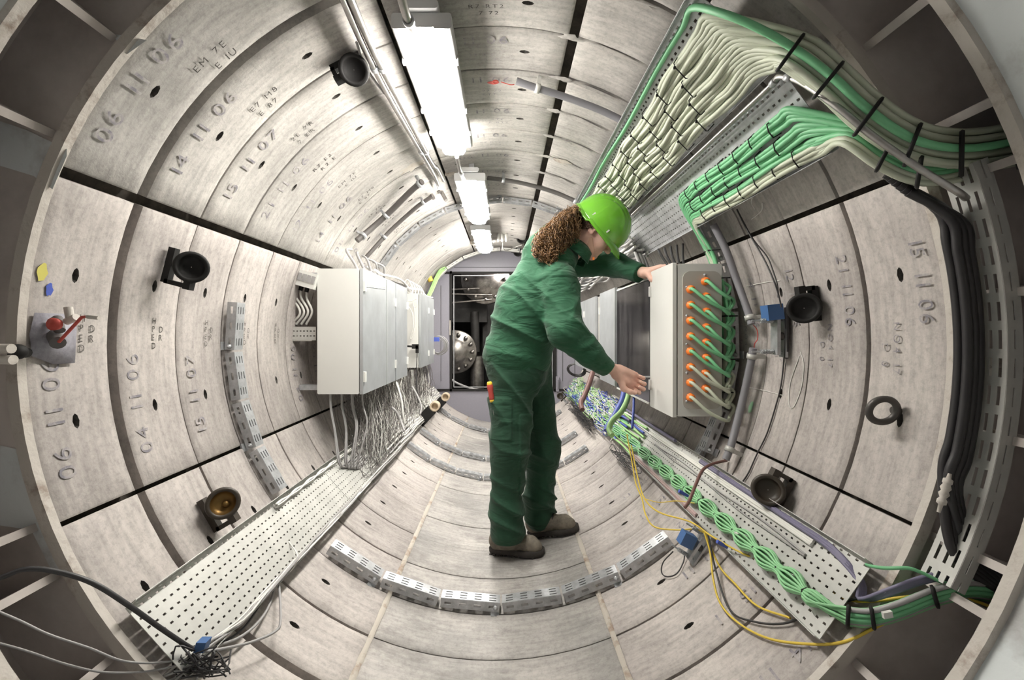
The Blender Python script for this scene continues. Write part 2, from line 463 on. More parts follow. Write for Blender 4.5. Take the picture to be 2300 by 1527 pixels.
# stencilled dates and cast codes
_fc = {}
def glyph_mesh(ch):
    if ch in _fc: return _fc[ch]
    cu = bpy.data.curves.new('t', 'FONT'); cu.body = ch; cu.size = 1.0; cu.resolution_u = 3
    ob = bpy.data.objects.new('t', cu); COL.objects.link(ob)
    bpy.context.view_layer.update()
    me = ob.evaluated_get(bpy.context.evaluated_depsgraph_get()).to_mesh()
    V = [tuple(v.co) for v in me.vertices]; Fc = [tuple(p.vertices) for p in me.polygons]
    wd = max((v[0] for v in V), default=0.3)
    bpy.data.objects.remove(ob); bpy.data.curves.remove(cu)
    _fc[ch] = (V, Fc, wd); return _fc[ch]
def stencil(side, text, a, y, h, m='stencil_ink', sp=1.0, wide=1.0, R=0.9972, upright=False, name='stencil_marking'):
    """text running round the ring (falling angle), tops towards the tunnel mouth; a is where it starts"""
    mb = MB(); cur = 0.0
    for ch in text:
        if ch == ' ': cur += 0.42 * h * sp * wide; continue
        V, Fc, wd = glyph_mesh(ch)
        if upright:
            vs = [cp(a + math.degrees(cur - v[1] * h), y + v[0] * h * wide, R) for v in V]
            mb.add(vs, [tuple(f) for f in Fc]); cur += 0.95 * h * sp
        else:
            vs = [cp(a - math.degrees(cur + v[0] * h * wide), y - v[1] * h, R) for v in V]
            mb.add(vs, [tuple(f) for f in Fc]); cur += (wd + 0.10) * h * sp * wide
    part(mb, name, m, WALL[side])
def side_of(a):
    a = a % 360
    for n_, c_, a0, a1, m_ in SIDES:
        if a0 % 360 <= a < (a1 % 360 if a1 % 360 > a0 % 360 else 400): return n_
        if n_ == 'wall_right' and (a >= 337.5 or a < 22.5): return n_
    return 'ceiling'
dates = ['06 11 06', '14 11 06', '15 11 07', '21 11 06', '12 11 06', '14 11 06', '08 11 06', '20 11 06', '17 11 06']
for k in range(9):
    y0, y1 = RY[k], RY[k + 1]
    d = dates[k]
    stencil('wall_upper_left', d, 152, y0 + 0.075, 0.058, sp=1.1, wide=1.25)
    if k != 4: stencil('wall_left', '0' + d[1:] if k % 2 else d, 197.5, y0 + 0.075, 0.056, sp=1.1, wide=1.2)
    stencil('ceiling', dates[(k + 3) % 9], 102, y0 + 0.07, 0.05, sp=1.1, wide=1.3)
    stencil('wall_right', '15 11 06' if k == 0 else dates[(k + 2) % 9], 14.5, y0 + 0.066, 0.050, sp=1.05, wide=1.05)
    if k < 6: stencil('wall_lower_left', dates[(k + 4) % 9][:5], 226, y0 + 0.08, 0.055, sp=1.1, wide=1.2)
    if k < 6: stencil('wall_lower_right', dates[(k + 1) % 9][:5], 318, y0 + 0.08, 0.055, sp=1.1, wide=1.2)
    stencil('wall_upper_left', ['EM 7E', 'E7 M8', '2E 7R', 'R7 E2'][k % 4], 137 - k % 3, y0 + 0.150, 0.026, 'stencil_black', 1.2, 1.2)
    stencil('wall_upper_left', ['E IU', 'E 87', '7 ER', 'R2 E'][k % 4], 134.5 + k % 2, y0 + 0.185, 0.026, 'stencil_black', 1.2, 1.2)
    stencil('ceiling', ['27 RTE', 'R7 RT2', '72 R E', '27 72'][k % 4], 93 + (k % 3), y0 + 0.135, 0.020, 'stencil_black' if k < 2 else 'stencil_ink', 1.15, 1.3)
    stencil('ceiling', ['R RT2', ' 7 72', 'R 72', 'RT7'][k % 4], 92 + (k % 2), y0 + 0.162, 0.020, 'stencil_black' if k < 2 else 'stencil_ink', 1.15, 1.3)
    stencil('wall_left', 'HPED', 176.5, y0 + 0.122, 0.026, 'stencil_black', 1.0, 0.8, upright=True)
    stencil('wall_left', ' DR', 177.5, y0 + 0.148, 0.026, 'stencil_black', 1.0, 0.8, upright=True)
    stencil('wall_upper_right', '81ENI', 48.5, y0 + 0.16, 0.024, 'stencil_black', 1.1, 1.2) if k < 6 else None
    stencil('wall_upper_right', '55 E', 48.5, y0 + 0.125, 0.024, 'stencil_black', 1.1, 1.2) if k < 6 else None
    stencil('wall_right', 'NO4 17', 3.5, y0 + 0.135, 0.026, 'stencil_ink', 1.3, 1.1)
    stencil('wall_right', 'D 0', 0.5, y0 + 0.168, 0.026, 'stencil_ink', 1.3, 1.1)

# chalk and paint
def smear(side, px, py, w_, h_, m, seed, name='paint_mark'):
    a, y = ang(px, py); rnd = random.Random(seed); mb = MB(); n = 12
    vs = [cp(a + math.degrees(h_ * rnd.uniform(.7, 1.1) * math.cos(2 * PI * i / n)), y + w_ * rnd.uniform(.7, 1.1) * math.sin(2 * PI * i / n), .9968) for i in range(n)]
    mb.add(vs, [tuple(range(n))]); part(mb, name, m, WALL[side])
smear('wall_left', 108, 650, .009, .016, 'cable_blue', 1); smear('wall_left', 92, 612, .012, .022, 'yellow_paint', 3)
mat('faded_green', (0.30, 0.52, 0.34), .8)
smear('wall_right', 1688, 915, .014, .028, 'faded_green', 4)
smear('ceiling', 1108, 184, .012, .024, 'red_paint', 6)
def chalk(side, pts, r=0.0016):
    mb = MB(); mb.tube(spline([rc(x, y, .9985) for x, y in pts], 5), r, 4); part(mb, 'chalk_line', 'cable_white', WALL[side])
chalk('wall_right', [(1795, 800), (1775, 860), (1772, 905), (1782, 915), (1800, 870), (1805, 820), (1798, 790)])
chalk('wall_right', [(1676, 643), (1720, 634), (1752, 630)]); chalk('wall_right', [(1680, 870), (1720, 878), (1758, 888)])
# ---------------------------------------------------------------- shield: two steel ring frames with ribs in front of the first concrete ring
def annulus(mb, y0, y1, R0, R1, n=96, a0=0, a1=360, faces='fbio'):
    full = a1 - a0 >= 360; m = n if full else n + 1
    vs = []
    for y, R in ((y0, R0), (y0, R1), (y1, R1), (y1, R0)):
        vs += [cp(a0 + (a1 - a0) * i / n, y, R) for i in range(m)]
    fs = []
    for q in range(4):
        p, r = q * m, ((q + 1) % 4) * m
        fs += [(p + i, p + (i + 1) % m, r + (i + 1) % m, r + i) for i in range(n)]
    mb.add(vs, fs, False)
mb = MB(); annulus(mb, .918, .936, 0.992, 1.016); sh = struct(mb, 'trim_2', 'rim_steel')
mb = MB(); annulus(mb, .928, .940, 1.012, 1.24); struct(mb, 'trim_3', 'shield_steel')
mb = MB(); annulus(mb, .30, .945, 1.205, 1.235); struct(mb, 'trim_4', 'shield_steel')
mb = MB(); annulus(mb, .745, .765, 0.998, 1.013); struct(mb, 'trim_5', 'rim_steel')
mb = MB(); annulus(mb, -.9, .750, 1.012, 1.03); struct(mb, 'trim_6', 'shield_pale')
# shield bulkhead behind the photographer closes the space
mb = MB(); mb.add([Vector((0, -.9, 1))] + [cp(7.5 * i, -.9, 1.03) for i in range(48)], [(0, 1 + i, 1 + (i + 1) % 48) for i in range(48)]); struct(mb, 'wall_back', 'shield_steel')
def rib(px, py, n_, m='shield_steel', wd=.020, r0=1.03, y0=.77):
    a, _ = ang(px, py, 1.08)
    mb = MB(); da = math.degrees(wd / 1.1 / 2)
    def slab(mb, r0, r1, y0, y1, da):
        p = []
        for y in (y0, y1):
            for aa, r in ((a - da, r0), (a + da, r0), (a + da, r1), (a - da, r1)): p.append(cp(aa, y, r))
        mb.hexa([p[0], p[1], p[2], p[3], p[4], p[5], p[6], p[7]])
    slab(mb, r0, 1.205, y0 + .01, .93, da * .9)
    o = struct(mb, 'trim_%d' % n_, m)
    mb = MB(); slab(mb, r0, 1.205, y0, y0 + .012, da * 1.6); part(mb, 'rib_edge', 'rim_steel', o)
for i, (x, y) in enumerate([(225, 60), (90, 285), (40, 1200), (55, 1330), (215, 1508), (2010, 55), (2150, 265), (2235, 372), (2262, 655),
                            (2262, 985), (2230, 1265), (2190, 1365), (1945, 1508), (640, -60), (1400, 1600), (900, 1600)]):
    rib(x, y, 7 + i)
# pale patches on the back flange
def flange_patch(pts, m, seed):
    mb = MB(); vs = [rc_plane(x, y, .9265) for x, y in pts]; mb.add(vs, [tuple(range(len(vs)))]); part(mb, 'pale_patch', m, sh)
def rc_plane(px, py, y): return at(px, py, y)
flange_patch([(0, 272), (60, 292), (150, 335), (150, 350), (118, 425), (75, 395), (0, 372)], 'shield_pale', 1)  # pale colour painted in for the lit face beside the rib
flange_patch([(250, 75), (330, 90), (285, 122)], 'shield_pale', 2)
flange_patch([(0, 1000), (45, 1010), (120, 1180), (165, 1280), (120, 1290), (70, 1190), (0, 1180)], 'shield_pale', 3)

# pipe stubs fixed in the shield pockets
for (x0, y0, x1, y1, lab) in ((-60, 783, 26, 783, 'upper white pipe stub in the left shield pocket'), (-60, 806, 30, 808, 'lower white pipe stub in the left shield pocket'),
                              (2232, 812, 2320, 814, 'upper white pipe stub in the right shield pocket'), (2230, 836, 2320, 840, 'lower white pipe stub in the right shield pocket'),
                              (2235, 975, 2320, 992, 'slanting white pipe stub lowest in the right shield pocket'), (2255, 657, 2320, 654, 'white pipe stub highest in the right shield pocket')):
    mb = MB(); mb.cyl(at(x0, y0, .86), at(x1, y1, .86), .0095, 14); tag(mb.build('pipe_stub', 'rim_steel'), lab, 'pipe')
mb = MB(); mb.sphere(at(40, 790, .90), .016, 12, 8); mb.cyl(at(40, 790, .90), at(58, 792, .925), .011, 12)
tag(mb.build('hose_fitting', 'black_plastic'), 'dark round hose fitting on the pale left rim beside the white pipe stubs', 'fitting')

# ---------------------------------------------------------------- steel bulkhead with open doorway
YB = 5.0
dx0, dx1, dz0, dz1 = -0.584, 0.615, 0.379, 1.727
mb = MB()
pts = [cp(360 * i / 96, YB, 1.045) for i in range(96)]
def inrect(p):
    # push a ring point to the doorway outline
    d = p - Vector((0, YB, 1)); cx, cz = (dx0 + dx1) / 2, (dz0 + dz1) / 2
    d = Vector((p.x - cx, 0, p.z - cz)); s = min(((dx1 - dx0) / 2) / max(abs(d.x), 1e-6), ((dz1 - dz0) / 2) / max(abs(d.z), 1e-6))
    return Vector((cx + d.x * s, YB, cz + d.z * s))
q = [inrect(p) for p in pts]
# snap the nearest ones to the corners
for cx, cz in ((dx0, dz0), (dx0, dz1), (dx1, dz0), (dx1, dz1)):
    k = min(range(96), key=lambda i: (q[i].x - cx) ** 2 + (q[i].z - cz) ** 2); q[k] = Vector((cx, YB, cz))
mb.add(pts + q, [(i, (i + 1) % 96, 96 + (i + 1) % 96, 96 + i) for i in range(96)])
bk = [v + Vector((0, .06, 0)) for v in q]
mb.add(q + bk, [(i, (i + 1) % 96, 96 + (i + 1) % 96, 96 + i) for i in range(96)])
bulk = struct(mb, 'wall_end', 'bulkhead_paint')
mb = MB()
t = .018
for (cx, cz, sx, sz) in ((dx0, (dz0 + dz1) / 2, t, dz1 - dz0 + 2 * t), (dx1, (dz0 + dz1) / 2, t, dz1 - dz0 + 2 * t), ((dx0 + dx1) / 2, dz0, dx1 - dx0, t), ((dx0 + dx1) / 2, dz1, dx1 - dx0, t)):
    mb.box((cx, YB - .006, cz), (sx * 1.3, .02, sz * (1.3 if sz == t else 1)))
part(mb, 'door_seal', 'black_plastic', bulk)
mb = MB()
for (cx, cz, sx, sz) in ((dx0 + .03, (dz0 + dz1) / 2, .008, dz1 - dz0 - .06), ((dx0 + dx1) / 2, dz1 - .03, dx1 - dx0 - .06, .008), ((dx0 + dx1) / 2, dz0 + .03, dx1 - dx0 - .06, .008), (dx1 - .03, (dz0 + dz1) / 2, .008, dz1 - dz0 - .06)):
    mb.box((cx, YB + .03, cz), (sx, .03, sz))
part(mb, 'door_frame', 'galvanised', bulk)
mb = MB()
for x in (-.86, -.70, .70, .84):
    mb.box((x, YB - .002, 1.03), (.004, .004, 1.1))
mb.box((0, YB - .002, 1.79), (1.1, .004, .004)); part(mb, 'panel_seam', 'cabinet_dark_gap', bulk)
mb = MB(); mb.box(at(1252, 862, YB - .02), (.035, .03, .17)); mb.box(at(1252, 862, YB - .04), (.012, .03, .10)); part(mb, 'door_latch', 'bulkhead_paint', bulk, 'grey door latch')
mb = MB(); mb.box(at(1011, 736, YB - .01), (.012, .02, .17)); part(mb, 'door_hinge', 'rim_steel', bulk, 'pale door hinge')
# machine room behind the doorway
mb = MB()
mb.add([(-1.3, 5.1, .1), (1.3, 5.1, .1), (1.3, 7.0, .1), (-1.3, 7.0, .1), (-1.3, 5.1, 2.1), (1.3, 5.1, 2.1), (1.3, 7.0, 2.1), (-1.3, 7.0, 2.1)],
       [(0, 1, 2, 3), (4, 7, 6, 5), (2, 6, 7, 3), (0, 3, 7, 4), (1, 5, 6, 2)])
struct(mb, 'wall_machine_room', 'machine_dark')
ll = bpy.data.lights.new('machine_room_lamp', 'POINT'); ll.energy = 14; ll.shadow_soft_size = .15; ll.color = (1, .95, .88)
l2 = bpy.data.objects.new('machine_room_lamp', ll); COL.objects.link(l2); l2.location = (.35, 5.25, 1.85)
def flange(px, py, y, r, label, holes=12):
    c = at(px, py, y); t_ = thing('flange', c, label, 'machine part', 'bolted flanges in the machine room')
    mb = MB(); mb.lathe(c, (0, -1, 0), [(-.06, 0.001), (-.06, r), (.02, r), (.03, r * .97), (.03, r * .6), (.05, r * .55), (.08, r * .22), (.08, .001)], 40); part(mb, 'disc', 'machine_steel', t_)
    for k in range(holes):
        a = 2 * PI * k / holes; p = c + Vector((math.cos(a) * r * .8, -.03, math.sin(a) * r * .8))
        mb = MB(); mb.lathe(p, (0, -1, 0), [(0, .001), (0, .026), (.022, .026), (.024, .016), (.034, .015), (.034, .001)], 6); part(mb, 'bolt', 'machine_steel', t_)
flange(1090, 628, 5.45, .31, 'large steel flange in the upper part of the doorway')
flange(1022, 790, 5.35, .27, 'bolted steel flange on the left of the doorway', 14)
mb = MB(); mb.cyl(at(1071, 800, 5.5), at(1072, 885, 5.5), .085, 24); tag(mb.build('machine_column', 'machine_steel'), 'worn steel column low in the doorway right of the bolted flange', 'column')
mb = MB(); mb.cyl(at(1066, 700, 5.6), at(1068, 790, 5.6), .055, 20); tag(mb.build('pipe', 'machine_dark'), 'dark upright pipe between the two flanges', 'pipe')
for i, (y0, y1, lab) in enumerate(((660, 662, 'middle'), (650, 646, 'upper'), (680, 672, 'slanting lower'))):
    mb = MB(); mb.cyl(at(1012, y0, 5.4), at(1105, y1, 5.4), .012, 10); tag(mb.build('pipe', 'machine_steel'), lab + ' thin steel pipe crossing the doorway in front of the upper flange', 'pipe')
mb = MB(); mb.tube(spline([at(1010, 850, 5.2), at(1030, 862, 5.2), at(1065, 874, 5.2), at(1110, 878, 5.2)]), .014, 10)
tag(mb.build('hose', 'cable_grey'), 'grey hose lying along the bottom of the doorway', 'hose')
mb = MB(); mb.box(at(1020, 695, 5.9), (.9, .3, .35)); mb.box(at(1105, 720, 6.2), (.25, .3, 1.1)); tag(mb.build('machine_block', 'machine_dark'), 'dark machine block at the back of the machine room', 'machine part')

# ---------------------------------------------------------------- strip lamps under the crown
def lamp(y0, y1, x, zb, label):
    t_ = thing('strip_lamp', (x, y0, zb), label, 'lamp', 'strip lamps along the ceiling')
    mb = MB(); mb.rbox((x - .084, y0 - .03, zb + .036), (x + .084, y1 + .0, zb + .080), .008)
    mb.rbox((x - .05, y0 - .045, zb + .082), (x + .05, y1 + .02, zb + .105), .01)
    part(mb, 'housing', 'lamp_housing', t_)
    mb = MB()
    prof = [(-.069, .040), (-.067, .018), (-.055, .004), (-.02, 0), (.02, 0), (.055, .004), (.067, .018), (.069, .040)]
    ys = [(y0 - .03, .5), (y0 - .024, .94), (y0 - .008, 1), (y1 - .07, 1), (y1 - .065, .78), (y1 + .005, .78), (y1 + .02, .7), (y1 + .025, .4)]
    vs = [(x + px * s_, y, zb + .040 - (.040 - pz) * (s_ if s_ > .9 else s_ + .12)) for y, s_ in ys for px, pz in prof]; n_ = len(prof)
    mb.add(vs, [(i * n_ + k, i * n_ + k + 1, (i + 1) * n_ + k + 1, (i + 1) * n_ + k) for i in range(len(ys) - 1) for k in range(n_ - 1)], True)
    mb.add(vs[:n_], [tuple(range(n_))]); mb.add(vs[-n_:], [tuple(range(n_))])
    part(mb, 'diffuser', 'lamp_glow', t_, 'glowing white diffuser')
    for yc in (y0 + .12, y0 + .42, y1 - .14):
        for sx in (-1, 1):
            mb = MB(); mb.box((x + sx * .083, yc, zb + .042), (.008, .018, .024)); part(mb, 'clip', 'lamp_housing', t_)
    for yc in (y0 + .1, y1 - .1):
        top = 1 + math.sqrt(1 - x * x) - .001
        mb = MB(); mb.box((x, yc, (zb + .10 + top) / 2), (.03, .03, top - zb - .10)); part(mb, 'hanger', 'galvanised', t_)
    return t_
lamp(1.24, 1.985, -.193, 1.845, 'nearest and largest glowing strip lamp on the ceiling')
lamp(2.36, 3.12, -.15, 1.812, 'middle glowing strip lamp, second from the tunnel mouth')
lamp(3.66, 4.50, -.168, 1.856, 'farthest glowing strip lamp close to the grey bulkhead')

# conduits beside the lamps
def pipe(name, pts, r, m, label, cat='pipe', n=12, clips=(), clipm='galvanised', sm=8, group=None):
    P = [Vector(p) for p in pts]; t_ = thing(name, P[0], label, cat, group)
    mb = MB(); path = spline(P, sm) if sm > 1 else P
    mb.tube(path, r, n); part(mb, 'tube', m, t_)
    for c in clips:
        i = min(len(path) - 2, int(c * (len(path) - 1))); d = (path[i + 1] - path[i]).normalized(); p = path[i]
        mb = MB(); mb.lathe(p - d * .009, d, [(0, r * 1.02), (0, r * 1.35), (.018, r * 1.35), (.018, r * 1.02)], 14)
        out = Vector((p.x, 0, p.z - 1)).normalized(); dist = .998 - math.hypot(p.x, p.z - 1)
        if dist > r: mb.fbox(p + out * dist * .5, out, d, out.cross(d), (dist, .014, .012))
        part(mb, 'pipe_clip', clipm, t_)
    return t_
ZL = .93
def rz(px, py, R): return rc(px, py, R)
pipe('conduit', [rz(760, -25, .955), rz(825, 122, .955), rz(888, 243, .955), rz(958, 362, .955), rz(978, 398, .96), rz(985, 415, .97)], .0095, 'pipe_steel', 'left steel conduit of the pair beside the ceiling lamps', 'conduit', clips=(.25, .55))
pipe('conduit', [rz(778, -25, .95), rz(842, 122, .95), rz(905, 243, .95), rz(968, 362, .95), rz(982, 378, .955), rz(996, 405, .97)], .010, 'pipe_steel', 'right steel conduit of the pair beside the ceiling lamps', 'conduit', clips=(.25, .55))
pipe('conduit', [at(896, -25, 1.0), at(915, 40, 1.09), at(937, 86, 1.2)], .011, 'pipe_steel', 'short steel conduit entering the near end of the first lamp', 'conduit', clips=(.6,))
pipe('conduit', [at(1026, 352, 2.02), at(1034, 385, 2.16), at(1044, 408, 2.32)], .010, 'pipe_steel', 'short steel conduit between the first and second lamp', 'conduit', clips=(.6,))
pipe('cable', [rz(801, 95, .97), rz(815, 140, .97), rz(830, 165, .965), rz(862, 208, .965), rz(873, 220, .96), rz(940, 335, .96), rz(960, 365, .96), rz(985, 425, .97)], .0040, 'cable_grey', 'thin pale cable tied along the ceiling conduits', 'cable')
for i, (x, y) in enumerate(((990, 428), (975, 410), (962, 424))):
    a = at(x, y, 2.75); pipe('conduit_stub', [a, at(x + 12, y + 22, 2.72)], .012, 'pipe_steel', ['right', 'middle', 'left'][i] + ' one of three short steel conduit stubs near the second lamp', 'conduit', sm=1)
# long straight dark conduits on the upper left
pipe('conduit', [rz(948, 408, .95), rz(920, 432, .955), rz(880, 472, .955), rz(840, 508, .96), rz(802, 540, .96)], .0165, 'dark_conduit', 'nearer dark conduit slanting down the upper left lining', 'conduit', clips=(.06, .6, .93), sm=6)
pipe('conduit', [rz(972, 440, .965), rz(940, 462, .965), rz(905, 492, .965), rz(870, 525, .965), rz(822, 578, .965)], .0125, 'dark_conduit', 'farther dark conduit slanting down the upper left lining', 'conduit', clips=(.2, .82), sm=6)
pipe('conduit', [rz(1095, 400, .955), rz(1130, 404, .955), rz(1180, 413, .955), rz(1240, 430, .955), rz(1300, 455, .955), rz(1345, 480, .955)], .0125, 'dark_conduit', 'dark conduit curving round the crown behind the helmet', 'conduit', clips=(.2, .78))
# grey pvc conduit nearest on the crown
pipe('conduit', [rz(1160, 182, .965), rz(1200, 196, .955), rz(1270, 218, .955), rz(1350, 248, .955), rz(1420, 282, .96)], .0125, 'grey_pvc', 'grey plastic conduit end clipped to the ceiling right of the first lamp', 'conduit', clips=(.3,), clipm='cable_white')
mb = MB(); mb.ring(rz(1113, 184, .985), (0, 0, 1), .010, .0025, 16, 6); mb.tube(spline([rz(1125, 184, .985), rz(1145, 190, .975), rz(1155, 190, .98)]), .0018, 6)
tag(mb.build('wire_loop', 'red_paint'), 'small red wire loop hanging at the end of the grey ceiling conduit', 'wire')

# ---------------------------------------------------------------- perforated channel (strut) arcs
def strut_arc(y, R, a0, a1, n, wy, hr, label, m='galvanised', bolts=True, group='perforated steel channels following the rings'):
    mid = cp((a0 + a1) / 2, y, R)
    t_ = thing('perforated_channel', mid, label, 'channel', group)
    for s in range(n):
        b0 = a0 + (a1 - a0) * s / n; b1 = a0 + (a1 - a0) * (s + 1) / n
        A, B = cp(b0, y, R), cp(b1, y, R); eu = (B - A).normalized(); L = (B - A).length; gap = .004
        A += eu * gap; L -= 2 * gap
        out = Vector((math.cos(math.radians((b0 + b1) / 2)), 0, math.sin(math.radians((b0 + b1) / 2)))); ev = Vector((0, 1, 0))
        k = max(2, round(L / .052)); us = [0]
        for i in range(k): c = L * (i + .5) / k; us += [c - .013, c + .013]
        us.append(L)
        mb = MB()
        vsf = [0, hr * .36, hr * .64, hr]
        holed(mb, A, eu, out, us, vsf, lambda i, j: i % 2 == 1 and j == 1)
        mb.add([A + ev * wy, A + ev * wy + eu * L, A + ev * wy + eu * L + out * hr, A + ev * wy + out * hr], [(0, 1, 2, 3)])
        vi = [0]
        for q in (.2, .5, .8): vi += [wy * q - .0025, wy * q + .0025]
        vi.append(wy)
        holed(mb, A, eu, ev, us, vi, lambda i, j: i % 2 == 1 and j % 2 == 1)
        solid(part(mb, 'channel_section', m, t_), .0022)
        if bolts and s % 2 == 0:
            mb = MB(); p = A + eu * L * .93 + out * hr * .5
            mb.lathe(p, (0, -1, 0), [(0, .001), (0, .009), (.007, .009), (.008, .004), (.014, .004), (.014, .001)], 6); mb.fbox(p + out * hr * .75 , eu, ev, out, (.03, .03, .006))
            part(mb, 'bolt', 'galvanised', t_)
    return t_
strut_arc(1.605, .962, 171, 215, 4, .05, .034, 'perforated channel on the left wall in front of the near cabinet')
strut_arc(1.60, .962, 231, 312, 6, .05, .034, 'perforated channel across the floor nearest the viewer')
strut_arc(3.02, .966, 229, 309, 7, .05, .030, 'perforated channel across the floor behind the boots, second from the viewer')
strut_arc(3.47, .966, 229, 309, 7, .05, .030, 'perforated channel across the floor, third from the viewer')
strut_arc(4.45, .966, 226, 309, 7, .05, .030, 'perforated channel across the floor nearest the bulkhead')
strut_arc(3.06, .966, 150, 52, 8, .05, .030, 'perforated channel around the crown above the middle lamp')
strut_arc(4.82, .955, 142, 52, 7, .05, .030, 'perforated channel around the top of the grey bulkhead', 'cabinet_paint')
# right hand upright that carries the green cables
strut_arc(1.745, .948, 31, -28, 5, .05, .036, 'perforated channel upright beside the box with orange glands', 'galvanised')
strut_arc(1.80, .972, -12, -33, 2, .05, .02, 'second perforated channel behind the upright, going down to the right tray', 'galvanised', False)
# perforated tray ring in the shield on the right
def curved_tray(y0, y1, R, a0, a1, label):
    t_ = thing('curved_cable_tray', cp((a0 + a1) / 2, y0, R), label, 'cable tray')
    for (ya, yb, Ra, Rb, nm) in ((y0, y1, R, R, 'tray_base'), (y0, y0, R, R + .03, 'tray_side')):
        mb = MB(); n = int(abs(a1 - a0) * math.radians(1) * R / .018)
        vs = []; m_ = 7
        for i in range(n + 1):
            for j in range(m_ + 1):
                # rows of slots
                fr = [0, .14, .24, .42, .52, .72, .82, 1][j]
                vs.append(cp(a0 + (a1 - a0) * i / n, ya + (yb - ya) * fr, Ra + (Rb - Ra) * fr))
        fs = [(i * (m_ + 1) + j, i * (m_ + 1) + j + 1, (i + 1) * (m_ + 1) + j + 1, (i + 1) * (m_ + 1) + j) for i in range(n) for j in range(m_) if not (j in ((1, 3, 5) if nm == 'tray_base' else (3,)) and i % 3 != 2)]
        mb.add(vs, fs); solid(part(mb, nm, 'tray_steel', t_), .0015)
curved_tray(.835, .895, 1.006, 21, -27, 'curved perforated tray running down the right side of the shield')

# ---------------------------------------------------------------- long perforated cable trays
def tray(label, aA, aB, R, y0, y1, rows, pitch, hole, lipA, lipB, m, seclen=0.98):
    t_ = thing('cable_tray', cp((aA + aB) / 2, y0, R), label, 'cable tray', 'long perforated cable trays')
    ny = int((y1 - y0) / seclen + .5)
    for s in range(ny):
        ya = y0 + (y1 - y0) * s / ny; yb = y0 + (y1 - y0) * (s + 1) / ny - .003
        A, B = cp(aA, ya, R), cp(aB, ya, R); eu = (B - A).normalized(); W_ = (B - A).length; ev = Vector((0, 1, 0)); L = yb - ya
        inn = (Vector((0, ya, 1)) - (A + B) / 2).normalized()
        k = int(L / pitch); vs = [0]
        for i in range(k): c = L * (i + .5) / k; vs += [c - hole * .62, c + hole * .62]
        vs.append(L)
        us = [0]
        for i in range(rows): c = W_ * (i + .5) / rows; us += [c - hole * .38, c + hole * .38]
        us.append(W_)
        mb = MB(); holed(mb, A, eu, ev, us, vs, lambda i, j: i % 2 == 1 and j % 2 == 1)
        solid(part(mb, 'tray_base', m, t_), .0016)
        for o_, lip in ((A, lipA), (B, lipB)):
            if lip:
                mb = MB(); ls = [0, lip * .22, lip * .42, lip * .6, lip * .8, lip]
                holed(mb, o_, inn, ev, ls, vs, lambda i, j: i in (1, 3) and j % 2 == 1)
                mb2 = part(mb, 'tray_side', m, t_); solid(mb2, .0018)
    return t_
tray('wide perforated cable tray running up the lower left side of the floor', -144.2, -132.2, .968, .945, 4.92, 8, .0215, .0066, .030, .016, 'tray_steel')
tray('wide perforated cable tray with green bundle along the lower right side', -41.2, -29.2, .968, .95, 4.92, 9, .0225, .0066, .014, .022, 'tray_steel')
tray('upper cable tray on the right carrying the cream cables', 60.2, 44.2, .935, .985, 4.92, 9, .024, .009, .028, .012, 'tray_zinc')
tray('middle cable tray on the right carrying green cables', 42.6, 29.6, .93, 1.0, 4.92, 8, .022, .0075, .022, .02, 'tray_zinc')

# ---------------------------------------------------------------- wall cabinets
def cabinet(label, xw, xa, z0, z1, y0, y1, doors, group=None, near=True, doorm='cabinet_door'):
    """xw wall side, xa aisle side; doors: list of (ya, yb)"""
    s = 1 if xa > xw else -1
    t_ = thing('wall_cabinet', ((xw + xa) / 2, y0, z0), label, 'cabinet', group)
    mb = MB(); mb.rbox((min(xw, xa), y0, z0), (max(xw, xa), y1, z1), .006, 2, 1); part(mb, 'body', 'cabinet_paint', t_)
    mb = MB(); mb.box((xa + s * .002, (y0 + y1) / 2, (z0 + z1) / 2), (.004, y1 - y0 - .02, z1 - z0 - .02)); part(mb, 'door_gap_shade', 'cabinet_dark_gap', t_)  # dark sheet painted in for the shade of the door gap
    for (ya, yb) in doors:
        mb = MB(); x0, x1 = sorted((xa + s * .004, xa + s * .020)); mb.rbox((x0, ya + .002, z0 - .002), (x1, yb - .002, z1 + .002), .003, 2, 0)
        d = part(mb, 'door', doorm, t_)
        for zz in (z0 + (z1 - z0) * .17, z0 + (z1 - z0) * .80):
            mb = MB(); mb.box((xa + s * .024, yb - .010, zz), (.010, .012, .05)); part(mb, 'hinge', 'cabinet_paint', d)
    # brackets to the lining
    for zz in (z0 + .01, z1 - .01):
        zr = zz - 1; xl = math.sqrt(max(0.01, 1 - zr * zr)) * (-s)
        if abs(xl) > abs(xw):
            mb = MB(); mb.box(((xl + xw) / 2, y0 + .05, zz + (.018 if zz < 1 else -.018)), (abs(xl - xw) + .004, .04, .025)); part(mb, 'bracket', 'galvanised', t_)
    return t_
ZT, ZB2 = 1.345, .738
L1 = cabinet('large light grey cabinet nearest on the left wall', -.868, -.667, ZB2, ZT, 2.10, 2.72, [(2.10, 2.72)])
L2 = cabinet('light grey cabinet with a scratched door directly behind the nearest left one', -.868, -.667, ZB2, ZT, 2.735, 3.05, [(2.735, 3.05)])
L3 = cabinet('grey cabinet with white string on its side, farthest on the left wall', -.83, -.66, .755, 1.352, 3.50, 4.14, [(3.50, 3.86), (3.865, 4.14)])
mb = MB(); mb.box((-.645, 2.52, 1.04), (.003, .02, .6)); part(mb, 'clear_strip', 'clear_pole', L1)
